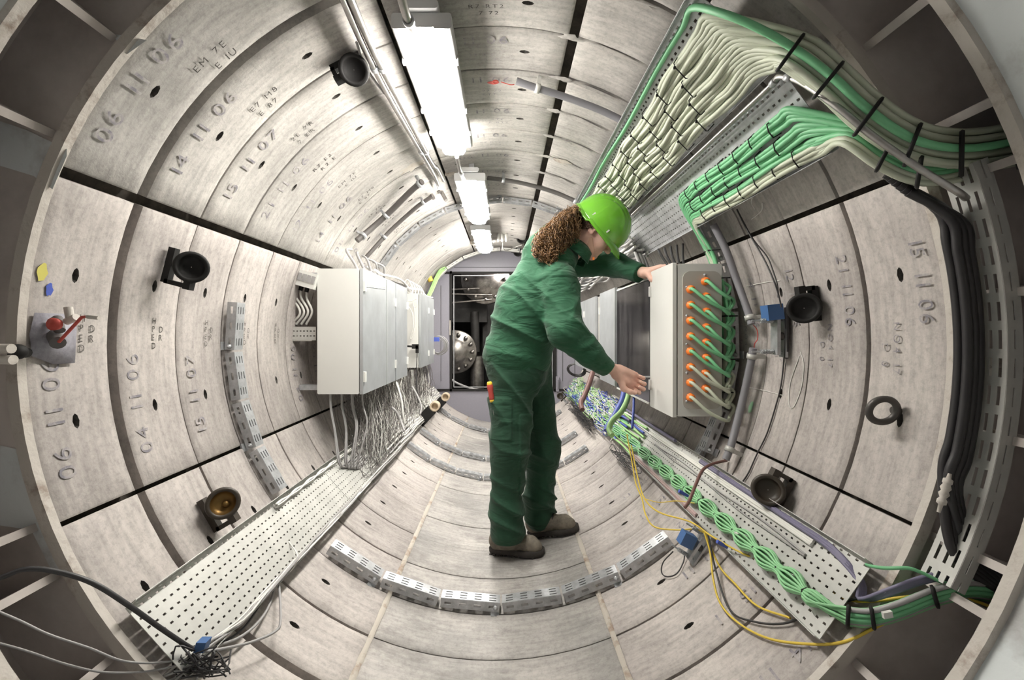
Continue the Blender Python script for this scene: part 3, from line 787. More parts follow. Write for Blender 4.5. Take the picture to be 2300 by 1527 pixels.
# twist handles
def key(p, d, parent, l=.06):
    mb = MB(); mb.cyl(p, p + d * l, .0035, 8); mb.cyl(p - d * .004, p + d * .006, .008, 10); part(mb, 'latch', 'galvanised', parent)
key(Vector((-.645, 2.12, 1.26)), Vector((.45, .9, 0)).normalized(), L1, .14)
mb = MB(); mb.box((-.643, 2.115, 1.26), (.012, .02, .05)); mb.box((-.643, 2.115, .82), (.012, .02, .05)); part(mb, 'door_lock', 'cabinet_paint', L1)
mb = MB(); mb.ring(at(852, 693, 2.33), (1, 0, 0), .03, .0018, 16, 5); 
mb = MB(); mb.tube(spline([at(848, 655, 2.4), at(846, 690, 2.4), at(845, 735, 2.4), at(850, 738, 2.4), at(853, 690, 2.4), at(851, 655, 2.4)]), .0022, 6)
tag(mb.build('cable_tie_loop', 'cable_white'), 'pale cable tie loop hanging on the door of the nearest left cabinet', 'cable tie')
# string on the far cabinet
mb = MB(); mb.tube(spline([at(909, 676, 3.42), at(923, 676, 3.44), at(929, 674, 3.45), at(936, 672, 3.45), at(937, 684, 3.45), at(931, 690, 3.45), at(927, 682, 3.45), at(932, 673, 3.45)]), .0032, 6)
mb.tube(spline([at(930, 690, 3.45), at(931, 700, 3.45), at(932, 725, 3.45), at(928, 750, 3.45), at(923, 762, 3.45), at(922, 755, 3.45), at(928, 735, 3.45), at(926, 705, 3.45), at(918, 690, 3.43), at(909, 687, 3.42)]), .0038, 6)
tag(mb.build('string', 'cable_white'), 'knotted white string hanging from a ring on the far left cabinet', 'string')
mb = MB(); mb.box(at(933, 778, 3.44), (.05, .03, .035)); mb.box(at(937, 784, 3.44), (.02, .03, .06)); mb.cyl(at(910, 777, 3.42), at(927, 778, 3.43), .008, 10)
tag(mb.build('connector_plug', 'black_plastic'), 'black angled plug on the side of the far left cabinet', 'plug')
mb = MB(); mb.tube(spline([at(937, 788, 3.44), at(936, 830, 3.44), at(936, 870, 3.4), at(940, 905, 3.4)]), .004, 6)
tag(mb.build('cable', 'black_cable'), 'thin black cable dropping from the plug on the far left cabinet', 'cable')

# right side: near box with the orange glands
XR = .701
G = thing('gland_box', (.80, 1.71, .70), 'light grey box with orange cable glands on its near side, on the right wall', 'electrical box')
gx0, gx1, gz0, gz1, gy0, gy1 = XR + .018, .893, .705, 1.306, 1.71, 1.975
mb = MB(); mb.rbox((gx0, gy0, gz0), (gx1, gy1, gz1), .006, 3, 1); part(mb, 'body', 'cabinet_paint', G)
mb = MB(); mb.box((XR + .016, (gy0 + gy1) / 2, (gz0 + gz1) / 2), (.006, gy1 - gy0 - .01, gz1 - gz0 - .01)); part(mb, 'gap_shade', 'cabinet_dark_gap', G)  # dark sheet standing in for the shaded gap behind the box door
mb = MB(); mb.rbox((XR - .002, gy0 - .002, gz0 - .004), (XR + .013, gy1, gz1 + .004), .004, 3, 0); gd = part(mb, 'door', 'cabinet_paint', G)
for zz in (1.22, .80):
    mb = MB(); mb.box((XR - .006, gy1 - .012, zz), (.010, .012, .045)); part(mb, 'hinge', 'cabinet_paint', gd)
mb = MB(); mb.cyl((XR - .006, gy1 - .012, .835), (XR - .055, gy1 - .012, .835), .004, 8); part(mb, 'latch_pin', 'galvanised', gd)
# gland plate with raised rim
mat('plate_paint', (0.45, 0.425, 0.39), .5)
mb = MB(); mb.rbox((gx0 + .018, gy0 - .006, gz0 + .03), (gx1 - .005, gy0 + .002, gz1 - .03), .03, 6, 1); gp = part(mb, 'gland_plate', 'plate_paint', G, 'beige gland plate with rounded corners')
for zz in [gz0 + .06 + i * .112 for i in range(5)]:
    mb = MB(); mb.lathe((gx0 + .034, gy0 - .006, zz), (0, -1, 0), [(0, .006), (.003, .005), (.004, .001)], 10); part(mb, 'screw', 'galvanised', gp)
mb = MB(); mb.lathe((gx0 + .105, gy0 - .006, gz1 - .045), (0, -1, 0), [(0, .006), (.003, .005), (.004, .001)], 10); part(mb, 'screw', 'galvanised', gp)
GL = [(1550, 650), (1550, 685), (1550, 720), (1550, 755), (1550, 789), (1550, 824), (1550, 859), (1550, 892)]
GR = [(1583, 632), (1584, 666), (1585, 700), (1585, 735), (1585, 769), (1585, 803), (1583, 838), (1584, 872)]
for (x, y) in GL + GR:
    p = at(x, y, gy0 - .006); mb = MB()
    mb.lathe(p, (0, -1, 0), [(0, .0165), (.008, .0165), (.009, .0145), (.018, .0145), (.021, .012), (.023, .008)], 8); part(mb, 'gland', 'gland_orange', G, 'orange cable gland')
XQ = .701
R2 = thing('switch_cabinet', (.8, 1.98, .72), 'tall cabinet with a smoked see-through door on the right wall behind the gland box', 'cabinet')
rz0, rz1 = .715, 1.295
mb = MB(); mb.rbox((XQ + .03, 1.985, rz0 + .01), (.885, 2.60, rz1 - .01), .006, 2, 1); part(mb, 'body', 'cabinet_paint', R2)
mb = MB(); mb.rbox((XQ - .002, 1.985, rz0), (XQ + .016, 2.56, rz1 - .02), .003, 2, 0); wd_ = part(mb, 'door', 'smoked_window', R2, 'smoked window door')
for zz in (rz1 - .012, rz0 - .004):
    mb = MB(); mb.box((XQ + .006, 2.27, zz), (.022, .57, .008)); part(mb, 'door_rim', 'cabinet_paint', wd_)
R3 = cabinet('white cabinet on the right wall behind the smoked door', .86, XQ + .018, .715, 1.305, 2.61, 3.03, [(2.61, 3.03)])
R4 = cabinet('grey cabinet on the right wall with a narrow gap before it', .84, XQ + .018, .74, 1.30, 3.16, 4.1, [(3.17, 3.62), (3.63, 4.1)])

# small unit with dark sockets left of the near left cabinet
U = thing('cable_outlet_unit', at(680, 640, 2.15), 'small white outlet unit with cables hanging below, behind the nearest left cabinet', 'electrical box')
o_ = cp(163, 2.12, .93); er = (cp(163, 0, 1) - Vector((0, 0, 1))).normalized(); et = Vector((0, 0, 1)).cross(er); ey = Vector((0, 1, 0)); ez = Vector((-er.z, 0, er.x))
ctr = at(683, 626, 2.13)
ex_ = Vector((1, 0, -.28)).normalized(); ez_ = Vector((.28, 0, 1)).normalized()
mb = MB(); mb.fbox(ctr, ex_, ey, ez_, (.16, .10, .075)); part(mb, 'body', 'cabinet_paint', U)
mb = MB(); mb.fbox(ctr - ex_ * .085, ex_, ey, ez_, (.012, .11, .08)); part(mb, 'end_cap', 'black_plastic', U)
for i in range(5):
    mb = MB(); mb.fbox(ctr + ex_ * (-.02 + i * .022) - ey * .052 + ez_ * .006, ex_, ey, ez_, (.016, .006, .035)); part(mb, 'outlet', 'cable_grey', U)
for i in range(4):
    c = ctr + ex_ * (-.062 + i * .03) - ez_ * .045; mb = MB(); mb.cyl(c + ez_ * .01, c - ez_ * .015, .010, 10); part(mb, 'cable_socket', 'black_plastic', U)
    P = [c - ez_ * .01, c - Vector((0, 0, .05)), at(672 + i * 9 + 2, 700, 2.13), at(655 + i * 11, 728, 2.15)]
    mb = MB(); mb.tube(spline(P), .0055, 7); tag(mb.build('cable', 'cable_white'), ['first', 'second', 'third', 'fourth'][i] + ' pale cable from the left, hanging from the small white outlet unit', 'cable', 'cables below the outlet unit')
S = thing('small_cable_tray', at(655, 745, 2.15), 'small perforated tray fixed to the left wall under the outlet unit', 'cable tray')
A_ = at(618, 733, 2.13); eu_ = Vector((1, 0, .0)); ezz = Vector((0, 0, 1))
us = [0]
for i in range(12): us += [.2 * (i + .5) / 12 - .004, .2 * (i + .5) / 12 + .004]
us.append(.2)
mb = MB(); holed(mb, at(618, 764, 2.13), eu_, ezz, us, [0, .018, .024, .042, .048, .066], lambda i, j: i % 2 == 1 and j in (1, 3)); solid(part(mb, 'tray_base', 'tray_steel', S), .0015)
mb = MB(); mb.box(at(661, 765, 2.16), (.2, .06, .003)); part(mb, 'tray_side', 'tray_steel', S)

# valve fixture wrapped in plastic on the left wall close to the rim
V_ = thing('valve_fixture', at(125, 745, .98), 'small valve fixture with a red lever on the left wall by the rim', 'valve')
mat('plastic_sheet', (.36, .35, .40), .35, noise_amt=.4, noise_scale=40, bump=.8, bump_scale=30)
mb = MB(); vs = [at(x, y, rc(x, y, .992).y) for x, y in ((78, 702), (150, 705), (172, 735), (168, 815), (120, 818), (72, 800), (66, 750))]; c_ = sum(vs, Vector()) / len(vs) + Vector((.012, 0, 0))
mb.add([c_] + vs, [(0, 1 + i, 1 + (i + 1) % 7) for i in range(7)], True); solid(part(mb, 'plastic_sheet', 'plastic_sheet', V_), .001)
mb = MB(); mb.cyl(at(118, 745, 1.0), at(130, 770, .955), .014, 12); mb.cyl(at(128, 715, .98), at(134, 742, .965), .010, 10); part(mb, 'valve_body', 'rusty_iron' if 'rusty_iron' in MATS else 'dark_conduit', V_)
mb = MB(); mb.tube([at(132, 768, .95), at(158, 740, .945), at(184, 712, .945), at(198, 711, .945)], .0032, 8); part(mb, 'lever', 'red_paint', V_, 'red lever')
mb = MB(); mb.cyl(at(196, 711, .945), at(222, 714, .945), .0045, 8); part(mb, 'lever_grip', 'rim_steel', V_)
mb = MB(); mb.cyl(at(153, 690, .965), at(158, 718, .965), .008, 10); mb.cyl(at(150, 722, .965), at(172, 712, .96), .008, 10); part(mb, 'pipe_elbow', 'rim_steel', V_)
mb = MB(); mb.lathe(at(130, 728, .955), (0, -1, 0), [(0, .001), (0, .012), (.012, .014), (.014, .001)], 12); part(mb, 'red_cap', 'red_paint', V_)
# ---------------------------------------------------------------- round socket holders on the lining
def socket(px, py, y, label, r=.046, tone='black_plastic', brass=False, tilt=0.0, flip=False):
    c = at(px, py, y); er = Vector((c.x, 0, c.z - 1)).normalized(); et = Vector((-er.z, 0, er.x)); ey = Vector((0, 1, 0))
    if flip: et = -et
    t_ = thing('socket_holder', c, label, 'bracket', 'round black socket holders on brackets')
    k = r / .046; rad = math.hypot(c.x, c.z - 1); d = max(.03, .992 - rad)
    bo = min(d - .008, .062 * k)
    mb = MB(); mb.fbox(c + er * bo + et * .01 * k, er, et, ey, (.020 * k, .105 * k, .020 * k)); part(mb, 'mounting_bar', tone, t_)
    mb = MB(); mb.cyl(c + er * bo, c + er * d, .010, 8); part(mb, 'wall_bolt', 'galvanised', t_)
    mb = MB(); mb.fbox(c + er * bo * .42 + et * .058 * k, er, et, ey, (bo * 1.15, .013 * k, .020 * k)); part(mb, 'arm', tone, t_)
    mb = MB(); mb.fbox(c + et * .052 * k - er * .006, er, et, ey, (.020 * k, .030 * k, .022 * k)); part(mb, 'clamp', tone, t_)
    mb = MB(); mb.cyl(c + er * .030 * k, c + er * bo, .007 * k, 10); mb.lathe(c + er * .044 * k, er, [(-.006, .004), (-.006, .011), (.002, .011), (.002, .004)], 6); part(mb, 'pivot_bolt', 'galvanised', t_)
    ax = (c - CAM).normalized()
    mb = MB(); mb.lathe(c - ax * .016, ax, [(0, r * .72), (-.004, r * .80), (-.003, r * .96), (.004, r), (.018, r), (.021, r * .9), (.021, .001)], 28)
    part(mb, 'ring_body', tone, t_)
    mb = MB(); mb.lathe(c - ax * .016, ax, [(0, r * .72), (.010, r * .64), (.016, r * .42), (.017, .001)], 28); part(mb, 'inner_cup', 'brass' if brass else tone, t_)
    if brass:
        mb = MB(); mb.sphere(c - et * -.006 - er * .006, r * .22, 10, 7); part(mb, 'nozzle', 'brass', t_)
    return t_
mat('rusty_black', (0.035, 0.026, 0.018), .5)
socket(795, 157, 1.35, 'black socket holder high on the left beside the ceiling conduits')
socket(430, 600, 1.285, 'black socket holder on the left wall, at mid height')
socket(501, 1130, 1.30, 'socket holder with a brass cup low on the left wall', tone='rusty_black', brass=True)
socket(1806, 692, 1.315, 'black socket holder on the right wall with a reddish inner cup')
socket(1725, 1100, 1.305, 'dark brownish socket holder low on the right wall above the tray', tone='rusty_black')
socket(1172, 535, 4.4, 'small black socket holder at the far end of the ceiling', r=.055)
socket(1163, 566, 4.9, 'small dark socket holder under the far perforated channel', r=.05)
def cup(px, py, y, label, m='cable_yellow'):
    c = at(px, py, y); t_ = thing('pipe_cup', c, label, 'pipe fitting', 'pale pipe cups at the far left')
    mb = MB(); mb.lathe(c, (0, -1, 0), [(-.04, .001), (-.04, .042), (.03, .042), (.03, .028), (-.02, .026), (-.02, .001)], 20); part(mb, 'collar', m, t_)
    mb = MB(); er = Vector((c.x, 0, c.z - 1)).normalized(); dd = .985 - math.hypot(c.x, c.z - 1); mb.fbox(c + er * (.03 + dd / 2), er, Vector((0, 1, 0)), er.cross(Vector((0, 1, 0))), (max(.03, dd - .02), .06, .09)); part(mb, 'bracket', 'black_plastic', t_)
mat('tan_plastic', (.55, .45, .33), .6)
cup(977, 912, 3.7, 'nearer tan pipe cup on the lower left by the tray end', 'tan_plastic'); cup(1001, 891, 4.4, 'farther tan pipe cup next to the grey bulkhead on the left', 'tan_plastic')
socket(1258, 889, 4.6, 'small dark socket holder beside the trousers near the bulkhead', r=.035, tone='rusty_black')
# steel eye bolt on the right wall
c = at(1983, 922, 1.06); er = Vector((c.x, 0, c.z - 1)).normalized()
t_ = thing('eye_bolt', c, 'thick dark steel eye ring screwed into the right wall', 'eye bolt')
mat('dark_steel', (.10, .092, .088), .5, .6)
mb = MB(); ax = (Vector((0, 1, 0)) + Vector((er.x, 0, er.z)) * .45).normalized(); rr = rc(2018, 922, 1.0)
cc = at(1983, 922, 1.045); mb.ring(cc, (.15, 1, .25), .030, .008, 28, 10); part(mb, 'ring', 'dark_steel', t_)
mb = MB(); d_ = (rr - cc).normalized(); mb.cyl(cc + d_ * .026, rr, .010, 12); mb.lathe(cc + d_ * .045, d_, [(0, .004), (0, .018), (.012, .019), (.012, .004)], 16); part(mb, 'shank', 'dark_steel', t_)

# ---------------------------------------------------------------- cables
def cable(pts, r, m, label, cat='cable', group=None, n=6, sm=6, name='cable'):
    mb = MB(); mb.tube(spline(pts, sm) if sm > 1 else pts, r, n)
    return tag(mb.build(name, m), label, cat, group)
def tray_frame(aA, aB, R):
    A, B = cp(aA, 0, R), cp(aB, 0, R); W_ = (B - A).length; eu = (B - A) / W_
    inn = (Vector((0, 0, 1)) - (A + B) / 2).normalized()
    return lambda u, y, h: Vector((0, y, 0)) + A + eu * (u * W_) + inn * h
TT = tray_frame(60.2, 44.2, .935); TM = tray_frame(42.6, 29.6, .93)
TL = tray_frame(-144.2, -132.2, .968); TR = tray_frame(-41.2, -29.2, .968)
# bundle that sweeps over the shield on the upper right
def sweep(path, off, dep):
    """path: (px,py,y) centre line; off: pixel offset across; dep: depth offset"""
    out = []
    for i, (x, y, d) in enumerate(path):
        x0, y0, _ = path[max(0, i - 1)]; x1, y1, _ = path[min(len(path) - 1, i + 1)]
        tx, ty = x1 - x0, y1 - y0; l = math.hypot(tx, ty); nx, ny = -ty / l, tx / l
        out.append(at(x + nx * off, y + ny * off, d + dep))
    return out
S1 = [(1775, 118, .915), (1860, 180, .88), (1950, 262, .862), (2050, 325, .856), (2160, 345, .856), (2280, 330, .856), (2400, 300, .856)]
S2 = [(1905, 300, .92), (1985, 352, .885), (2065, 385, .87), (2150, 378, .868), (2240, 345, .866), (2330, 325, .866)]
rnd = random.Random(3)
cream_pts = {}
TIES_T = []
nb = [(.24, 5), (.42, 5), (.60, 5), (.78, 5)]
ci = 0
for b, (u0, cnt) in enumerate(nb):
    ph = rnd.uniform(0, 6)
    for k in range(cnt):
        u = u0 + k * .036; pts = []
        j0 = rnd.uniform(-.006, .006)
        y = 4.85
        while y > 1.10 + b * .004:
            amp = .022 if y < 3.2 else .010
            wv = amp * math.sin(y * 13 + ph + b) + .008 * math.sin(y * 29 + k * 1.3) + j0
            pts.append(TT(u + wv, y, .012 + .006 * math.sin(y * 16 + k + b) + (.007 if k % 2 else 0)))
            y -= .06
        off = (ci - 10) * 4.6 - 4
        dep = (ci % 4) * .010 - .01
        # bend at the mouth of the tray, then over the shield
        pts += [TT(u, 1.045, .018), TT(u + .04 + .01 * k, .995 - .004 * (4 - b), .022)]
        pts += sweep(S1, off * .95, dep)
        cable(pts, .0073, 'cable_cream', ['leftmost', 'second', 'middle', 'fourth', 'rightmost'][k] + ' cream cable of the ' + ['bundle beside the green cable', 'second bundle', 'third bundle', 'right-hand bundle'][b] + ' on the upper tray', 'cable',
              'cream cables on the upper tray, bundle %s' % ['one', 'two', 'three', 'four'][b], 6, 4)
        ci += 1
pts = [TT(.10 + .012 * math.sin(y * 9), y, .010) for y in np.arange(4.85, 1.05, -.09)] + [TT(.09, 1.0, .02)] + sweep([(1620, 42, .95), (1700, 75, .92)] + S1, -12, -.03)
cable(pts, .0078, 'cable_green', 'single bright green cable on the upper right tray beside the cream ones', 'cable', None, 6, 5)
# thin dark ties over the cream bundles
tie0 = None
for b, (u0, cnt) in enumerate(nb):
    ph_y = np.arange(1.16 + .04 * b, 3.3, .135)
    for y in ph_y:
        mb = MB(); P = [TT(u0 - .035, y, .002), TT(u0 - .025, y, .03), TT(u0 + .02, y + .004, .034), TT(u0 + cnt * .036 - .015, y + .012, .034), TT(u0 + cnt * .036 + .0, y + .014, .03), TT(u0 + cnt * .036 + .008, y + .014, .002)]
        mb.tube(P, .0015, 4); mb.fbox(TT(u0 + .01, y + .003, .036), Vector((1, 0, 0)), Vector((0, 1, 0)), Vector((0, 0, 1)), (.006, .005, .006))
        tag(mb.build('cable_tie', 'black_plastic'), 'black cable tie around a cream cable bundle on the upper right tray', 'cable tie', 'ties on the cream cables')

# sixteen cables: shield -> middle tray -> down the upright channel -> gland
glands = sorted([(x, y, 0) for x, y in GL] + [(x, y, 1) for x, y in GR], key=lambda g: g[1])
tt_u = [.34, .385, .43, .475] + [.56, .605, .65, .695] + [.77, .795, .82, .845, .87, .895, .92, .945]
mid_cols = ['cable_green'] * 11 + ['cable_cream'] * 5
order = list(range(16))
for i in range(16):
    gx_, gy_, side_ = glands[i]; col = 'cable_green' if i < 11 else 'cable_cream'
    p = at(gx_, gy_, gy0 - .02); ti = i
    u = tt_u[ti]
    pts = []
    # loop from the gland, forward and down, to the channel
    zj = p.z - (.075 if side_ == 0 else .055)
    xj = {0: .926, 1: .920}[side_] + (.008 if i % 2 else 0)
    pts += [p, p + Vector((.004, -.022, -.003)), p + Vector(((xj - p.x) * .30, -.045, -.050 if side_ == 0 else -.040)), p + Vector(((xj - p.x) * .68, -.045, -.082 if side_ == 0 else -.068)),
            Vector((xj - .012, 1.705, zj - .002)), Vector((xj + .012, 1.722, zj + .035))]
    z = zj + .07
    ztop = 1.44
    def chan(z_): # x along the upright channel face
        a = math.asin(max(-1, min(1, (z_ - 1) / .93))); return .932 * math.cos(a)
    k = i % 8; oy = -.006 * (i // 8)
    while z < ztop - .06:
        pts.append(Vector((chan(z) - .004 - .0012 * (i // 8), 1.728 + .0045 * k + oy * 2, z))); z += .07
    pts.append(TM(.5 + (u - .5) * .8 + .12, 1.715, .014)); 
    pts.append(TM(u + .01, 1.66 - (16 - i) * .004, .016))
    ph = 2 if ti < 4 else (4 if ti < 8 else 1)
    y = 1.56
    while y > 1.06:
        pts.append(TM(u + .018 * math.sin(y * 14 + ph), y, .014 + .006 * (i % 2) + .004 * math.sin(y * 20 + i))); y -= .055
    pts += [TM(u + .01, 1.015, .022)]
    off = (i - 8) * 3.6
    pts += sweep(S2, off * (.9 if i < 11 else 1.0) , (i % 3) * .010)
    lab = {0: 'green', 1: 'pale cream'}[0 if i < 11 else 1]
    ordn = ['first', 'second', 'third', 'fourth', 'fifth', 'sixth', 'seventh', 'eighth'][[g for g in glands if g[2] == side_].index(glands[i])]
    cable(pts, .0066, col, '%s cable into the %s orange gland from the top, %s column' % (lab, ordn, 'left' if side_ == 0 else 'right'), 'cable', 'cables from the gland box', 7, 5)
for (ua, ub, st) in ((.30, .50, 1.10), (.53, .72, 1.12), (.745, .97, 1.09)):
    for y in np.arange(st, 1.66, .085):
        mb = MB(); mb.tube([TM(ua, y, .002), TM(ua + .015, y, .026), TM((ua + ub) / 2, y + .004, .030), TM(ub - .01, y + .008, .026), TM(ub, y + .008, .002)], .0018, 4)
        tag(mb.build('cable_tie', 'black_plastic'), 'black cable tie around cables on the middle right tray', 'cable tie', 'ties on the middle tray cables')
for z_ in (.80, .93, 1.10, 1.25, 1.36, .76):
    xx = chan(z_) - .006; mb = MB(); mb.tube([Vector((xx + .03, 1.70, z_)), Vector((xx - .008, 1.715, z_)), Vector((xx - .010, 1.76, z_)), Vector((xx + .03, 1.80, z_))], .003, 5)
    tag(mb.build('cable_tie', 'black_plastic'), 'black cable tie on the upright channel beside the gland box', 'cable tie', 'ties on the upright channel')
# dark bands around the shield bundles
for sn, (path, i, hw) in enumerate(((S1, 0, 50), (S1, 1, 52), (S1, 2, 52), (S1, 3, 50), (S1, 4, 50), (S2, 1, 36), (S2, 2, 36), (S1, 5, 48))):
    mb = MB(); q = [sweep(path, o_, dd)[i] for o_, dd in ((-hw, .02), (-hw * .9, -.03), (0, -.042), (hw * .9, -.03), (hw, .02))]
    mb.tube(spline(q, 4), .004, 5); tag(mb.build('cable_strap', 'black_plastic'), ['first', 'second', 'third', 'fourth', 'fifth', 'upper left', 'lower right', 'last'][sn] + ' black strap on the ' + ('lower green' if sn in (5, 6) else 'thick upper') + ' cable bundle over the upper right shield', 'cable tie', 'straps on the upper right bundle')
# steel conduit along the trays
pipe('conduit', [rc(1420, 482, .90), rc(1560, 352, .90), rc(1700, 222, .90), rc(1738, 185, .90), at(1752, 172, .97), at(1800, 185, .92), at(1880, 240, .86), at(1960, 305, .83), at(2060, 375, .82), at(2150, 430, .82), at(2170, 445, .84)], .0062, 'pipe_steel', 'polished steel pipe between the two right trays curving over the shield', 'pipe', clips=(.3, .45), sm=8)
# black hoses on the right rim
for i in range(6):
    r_ = .965 + .011 * (i % 3); y_ = .885 - .017 * (i // 3) ; pts = [at(1990 + 10 * i, 392 + 8 * i, .90 - .004 * i)]
    pts += [cp(a, y_, r_) for a in np.arange(17 - i * .4, -18, -4)]
    pts += [at(2135 + 12 * i, 1225 + 6 * i, .86), at(2200 + 10 * i, 1300 - 2 * i, .85), at(2320, 1365 + i * 8, .84)]
    cable(pts, .0085, 'dark_hose', 'black hose running down beside the right concrete rim', 'hose', 'black hoses on the right rim', 8, 5, 'hose')
mb = MB(); mb.tube([cp(a, .905, .985) for a in np.arange(18, -8, -1.5)], .0025, 6); tag(mb.build('wire', 'cable_yellow'), 'thin yellow green wire along the right concrete rim', 'wire')
c = cp(-15.5, .862, .955)
mb = MB(); d_ = (cp(-17.5, .862, .955) - c).normalized(); mb.lathe(c - d_ * .01, d_, [(0, .003), (.01, .004), (.012, .008), (.02, .008), (.022, .006), (.03, .009), (.036, .006), (.042, .009), (.05, .005), (.055, .008), (.062, .008), (.064, .004), (.08, .003)], 10)
tag(mb.build('hose_coupling', 'rim_steel'), 'small pale metal coupling on the black hoses at the right rim', 'fitting')

# ---- lower right tray: tied green bundle, white flat cables, violet cables, pink wires
ties_y = [1.02, 1.12, 1.225, 1.335, 1.45, 1.57, 1.70, 1.83, 1.97, 2.12, 2.28, 2.45, 2.62, 2.8]
def pinch(y):
    d = min(abs(y - t) for t in ties_y); return min(1, .28 + d / .04 * .72)
G1 = [(1905, 1385, .93), (1960, 1388, .90), (2030, 1368, .88), (2100, 1340, .87), (2170, 1326, .86), (2240, 1332, .86), (2330, 1352, .86)]
for k in range(18):
    a = 2 * PI * k / 13 + .3; rr_ = (.45 if k > 12 else 1)
    pts = []
    for y in np.arange(3.0, .98, -.022):
        q = pinch(y); t = .30 + .0 * y
        pts.append(TR(t + .125 * rr_ * math.cos(a + y * 2.2) * q, y, .022 + .017 * rr_ * math.sin(a + y * 2.2) * q))
    pts += sweep(G1, (k - 9) * 2.2, (k % 3) * .008)
    cable(pts, .0036, 'wire_green', 'thin green wire of the tied bundle along the lower right tray', 'cable', 'green wires in the tied bundle on the lower right tray', 5, 2)
for y in ties_y:
    mb = MB(); mb.tube([TR(.24, y, .001), TR(.255, y, .026), TR(.30, y, .032), TR(.345, y, .026), TR(.36, y, .001)], .0022, 5); tag(mb.build('cable_tie', 'black_plastic'), 'black cable tie pinching the green wire bundle on the lower right tray', 'cable tie', 'ties on the green wire bundle')
for y in (1.30, 1.61, 1.79, 2.02, 2.25):
    mb = MB(); mb.box(TR(.31, y, .034), (.014, .014, .006)); tag(mb.build('cable_label', 'cable_white'), 'tiny white label on the green wire bundle', 'label', 'white labels on the green bundle')
for k in range(5):
    pts = [TR(.93 - k * .012 + .004 * math.sin(y * 8 + k), y, .008 + .003 * (k % 2)) for y in np.arange(1.75, 1.05, -.06)]
    pts += [TR(.90 - k * .012, 1.02, .01), at(1938 - k * 3, 1305, .96), at(1945 - k * 4, 1345, .94), at(1990, 1338 - k * 3, .90), at(2060, 1312 - k * 3, .88), at(2130, 1300 - k * 3, .87), at(2230, 1318, .87), at(2330, 1345, .87)]
    cable(pts, .0042, 'cable_violet', 'violet grey cable along the top edge of the lower right tray', 'cable', 'violet cables on the lower right tray', 6, 4)
for k in range(3):
    pts = [TR(.845 - k * .03 + .006 * math.sin(y * 9 + k * 2), y, .006) for y in np.arange(4.7, 1.06, -.08)]
    cable(pts, .0046, 'cable_white', 'white cable lying near the top edge of the lower right tray', 'cable', 'white cables on the lower right tray', 5, 3)
for k in range(2):
    pts = [TR(.66 - k * .05 + .02 * math.sin(y * 11 + k * 2), y, .005) for y in np.arange(2.2, 1.06, -.05)]
    cable(pts, .0028, 'cable_grey', 'thin grey wire looping along the middle of the lower right tray', 'wire', 'thin grey wires on the lower right tray', 5, 3, 'wire')
pts = [TR(.985, y, .022) for y in np.arange(4.8, 1.9, -.2)]
cable(pts, .009, 'cable_violet', 'grey violet hose resting on the upper lip of the lower right tray', 'hose', None, 7, 3, 'hose')
pts = [at(1628, 1085, 1.66), at(1640, 1092, 1.63), at(1665, 1096, 1.58), at(1690, 1120, 1.48), at(1720, 1140, 1.4), at(1800, 1190, 1.22)]
cable(pts, .009, 'cable_violet', 'short bent violet hose at the upper lip of the lower right tray', 'hose', None, 8, 5, 'hose')
for k in range(7):
    pts = [TR(.035 + k * .009 + .008 * math.sin(y * 7 + k), y, .004 + .002 * (k % 3)) for y in np.arange(4.0, 1.52, -.09)]
    cable(pts, .0028, 'cable_pink', 'pinkish grey wire along the bottom edge of the lower right tray', 'wire', 'pinkish wires on the lower right tray', 5, 2, 'wire')
# yellow cables draped below the tray
Y_ = 'yellow cable '
def inside(x, y, d, r=.003):
    return at(x, y, min(d, rc(x, y, .993 - r).y))
def hang(pts, m, lab, r=.0028, grp=None, nm='cable'): return cable([inside(*p, r) if p[2] > .94 else at(*p) for p in pts], r, m, lab, 'cable', grp, 6, 6, nm)
hang([(1408, 975, 1.98), (1420, 1040, 1.86), (1428, 1085, 1.78), (1442, 1120, 1.7), (1450, 1155, 1.63), (1470, 1183, 1.58), (1520, 1190, 1.53), (1560, 1188, 1.48), (1580, 1195, 1.42)], 'cable_yellow', 'yellow cable looping down to the end of the floor channel')
hang([(1418, 1000, 1.95), (1432, 1070, 1.8), (1448, 1120, 1.7), (1480, 1150, 1.6), (1540, 1168, 1.5), (1565, 1180, 1.45), (1600, 1205, 1.37), (1680, 1248, 1.26), (1760, 1270, 1.17), (1830, 1310, 1.07), (1900, 1345, .99), (1960, 1350, .93), (2040, 1340, .89), (2120, 1336, .87), (2190, 1350, .85), (2250, 1372, .85), (2320, 1390, .84)], 'cable_yellow', 'long yellow cable crossing the lower right tray and leaving over the shield', .003)
hang([(1582, 1195, 1.40), (1595, 1240, 1.36), (1602, 1300, 1.30), (1618, 1355, 1.24), (1660, 1400, 1.17), (1730, 1435, 1.09), (1830, 1447, 1.01), (1900, 1440, .955), (1960, 1412, .91), (2040, 1372, .885), (2120, 1345, .87), (2190, 1338, .86)], 'cable_yellow', 'lowest yellow cable sagging across the floor to the shield', .003)
hang([(1584, 1198, 1.40), (1615, 1270, 1.33), (1650, 1310, 1.26), (1700, 1360, 1.17), (1775, 1388, 1.08)], 'cable_yellow', 'yellow cable hanging inside the larger sagging one', .003)
hang([(1590, 1200, 1.39), (1610, 1290, 1.31), (1640, 1370, 1.21), (1690, 1395, 1.14), (1760, 1400, 1.08), (1830, 1372, 1.02), (1900, 1350, .97), (1990, 1330, .92)], 'black_cable', 'thin dark cable sagging with the yellow ones to the shield', .0028)
hang([(1560, 1130, 1.5), (1520, 1125, 1.55), (1480, 1128, 1.62), (1448, 1120, 1.68)], 'cable_yellow', 'short thin yellow wire sticking out over the lower edge of the tray', .0016)
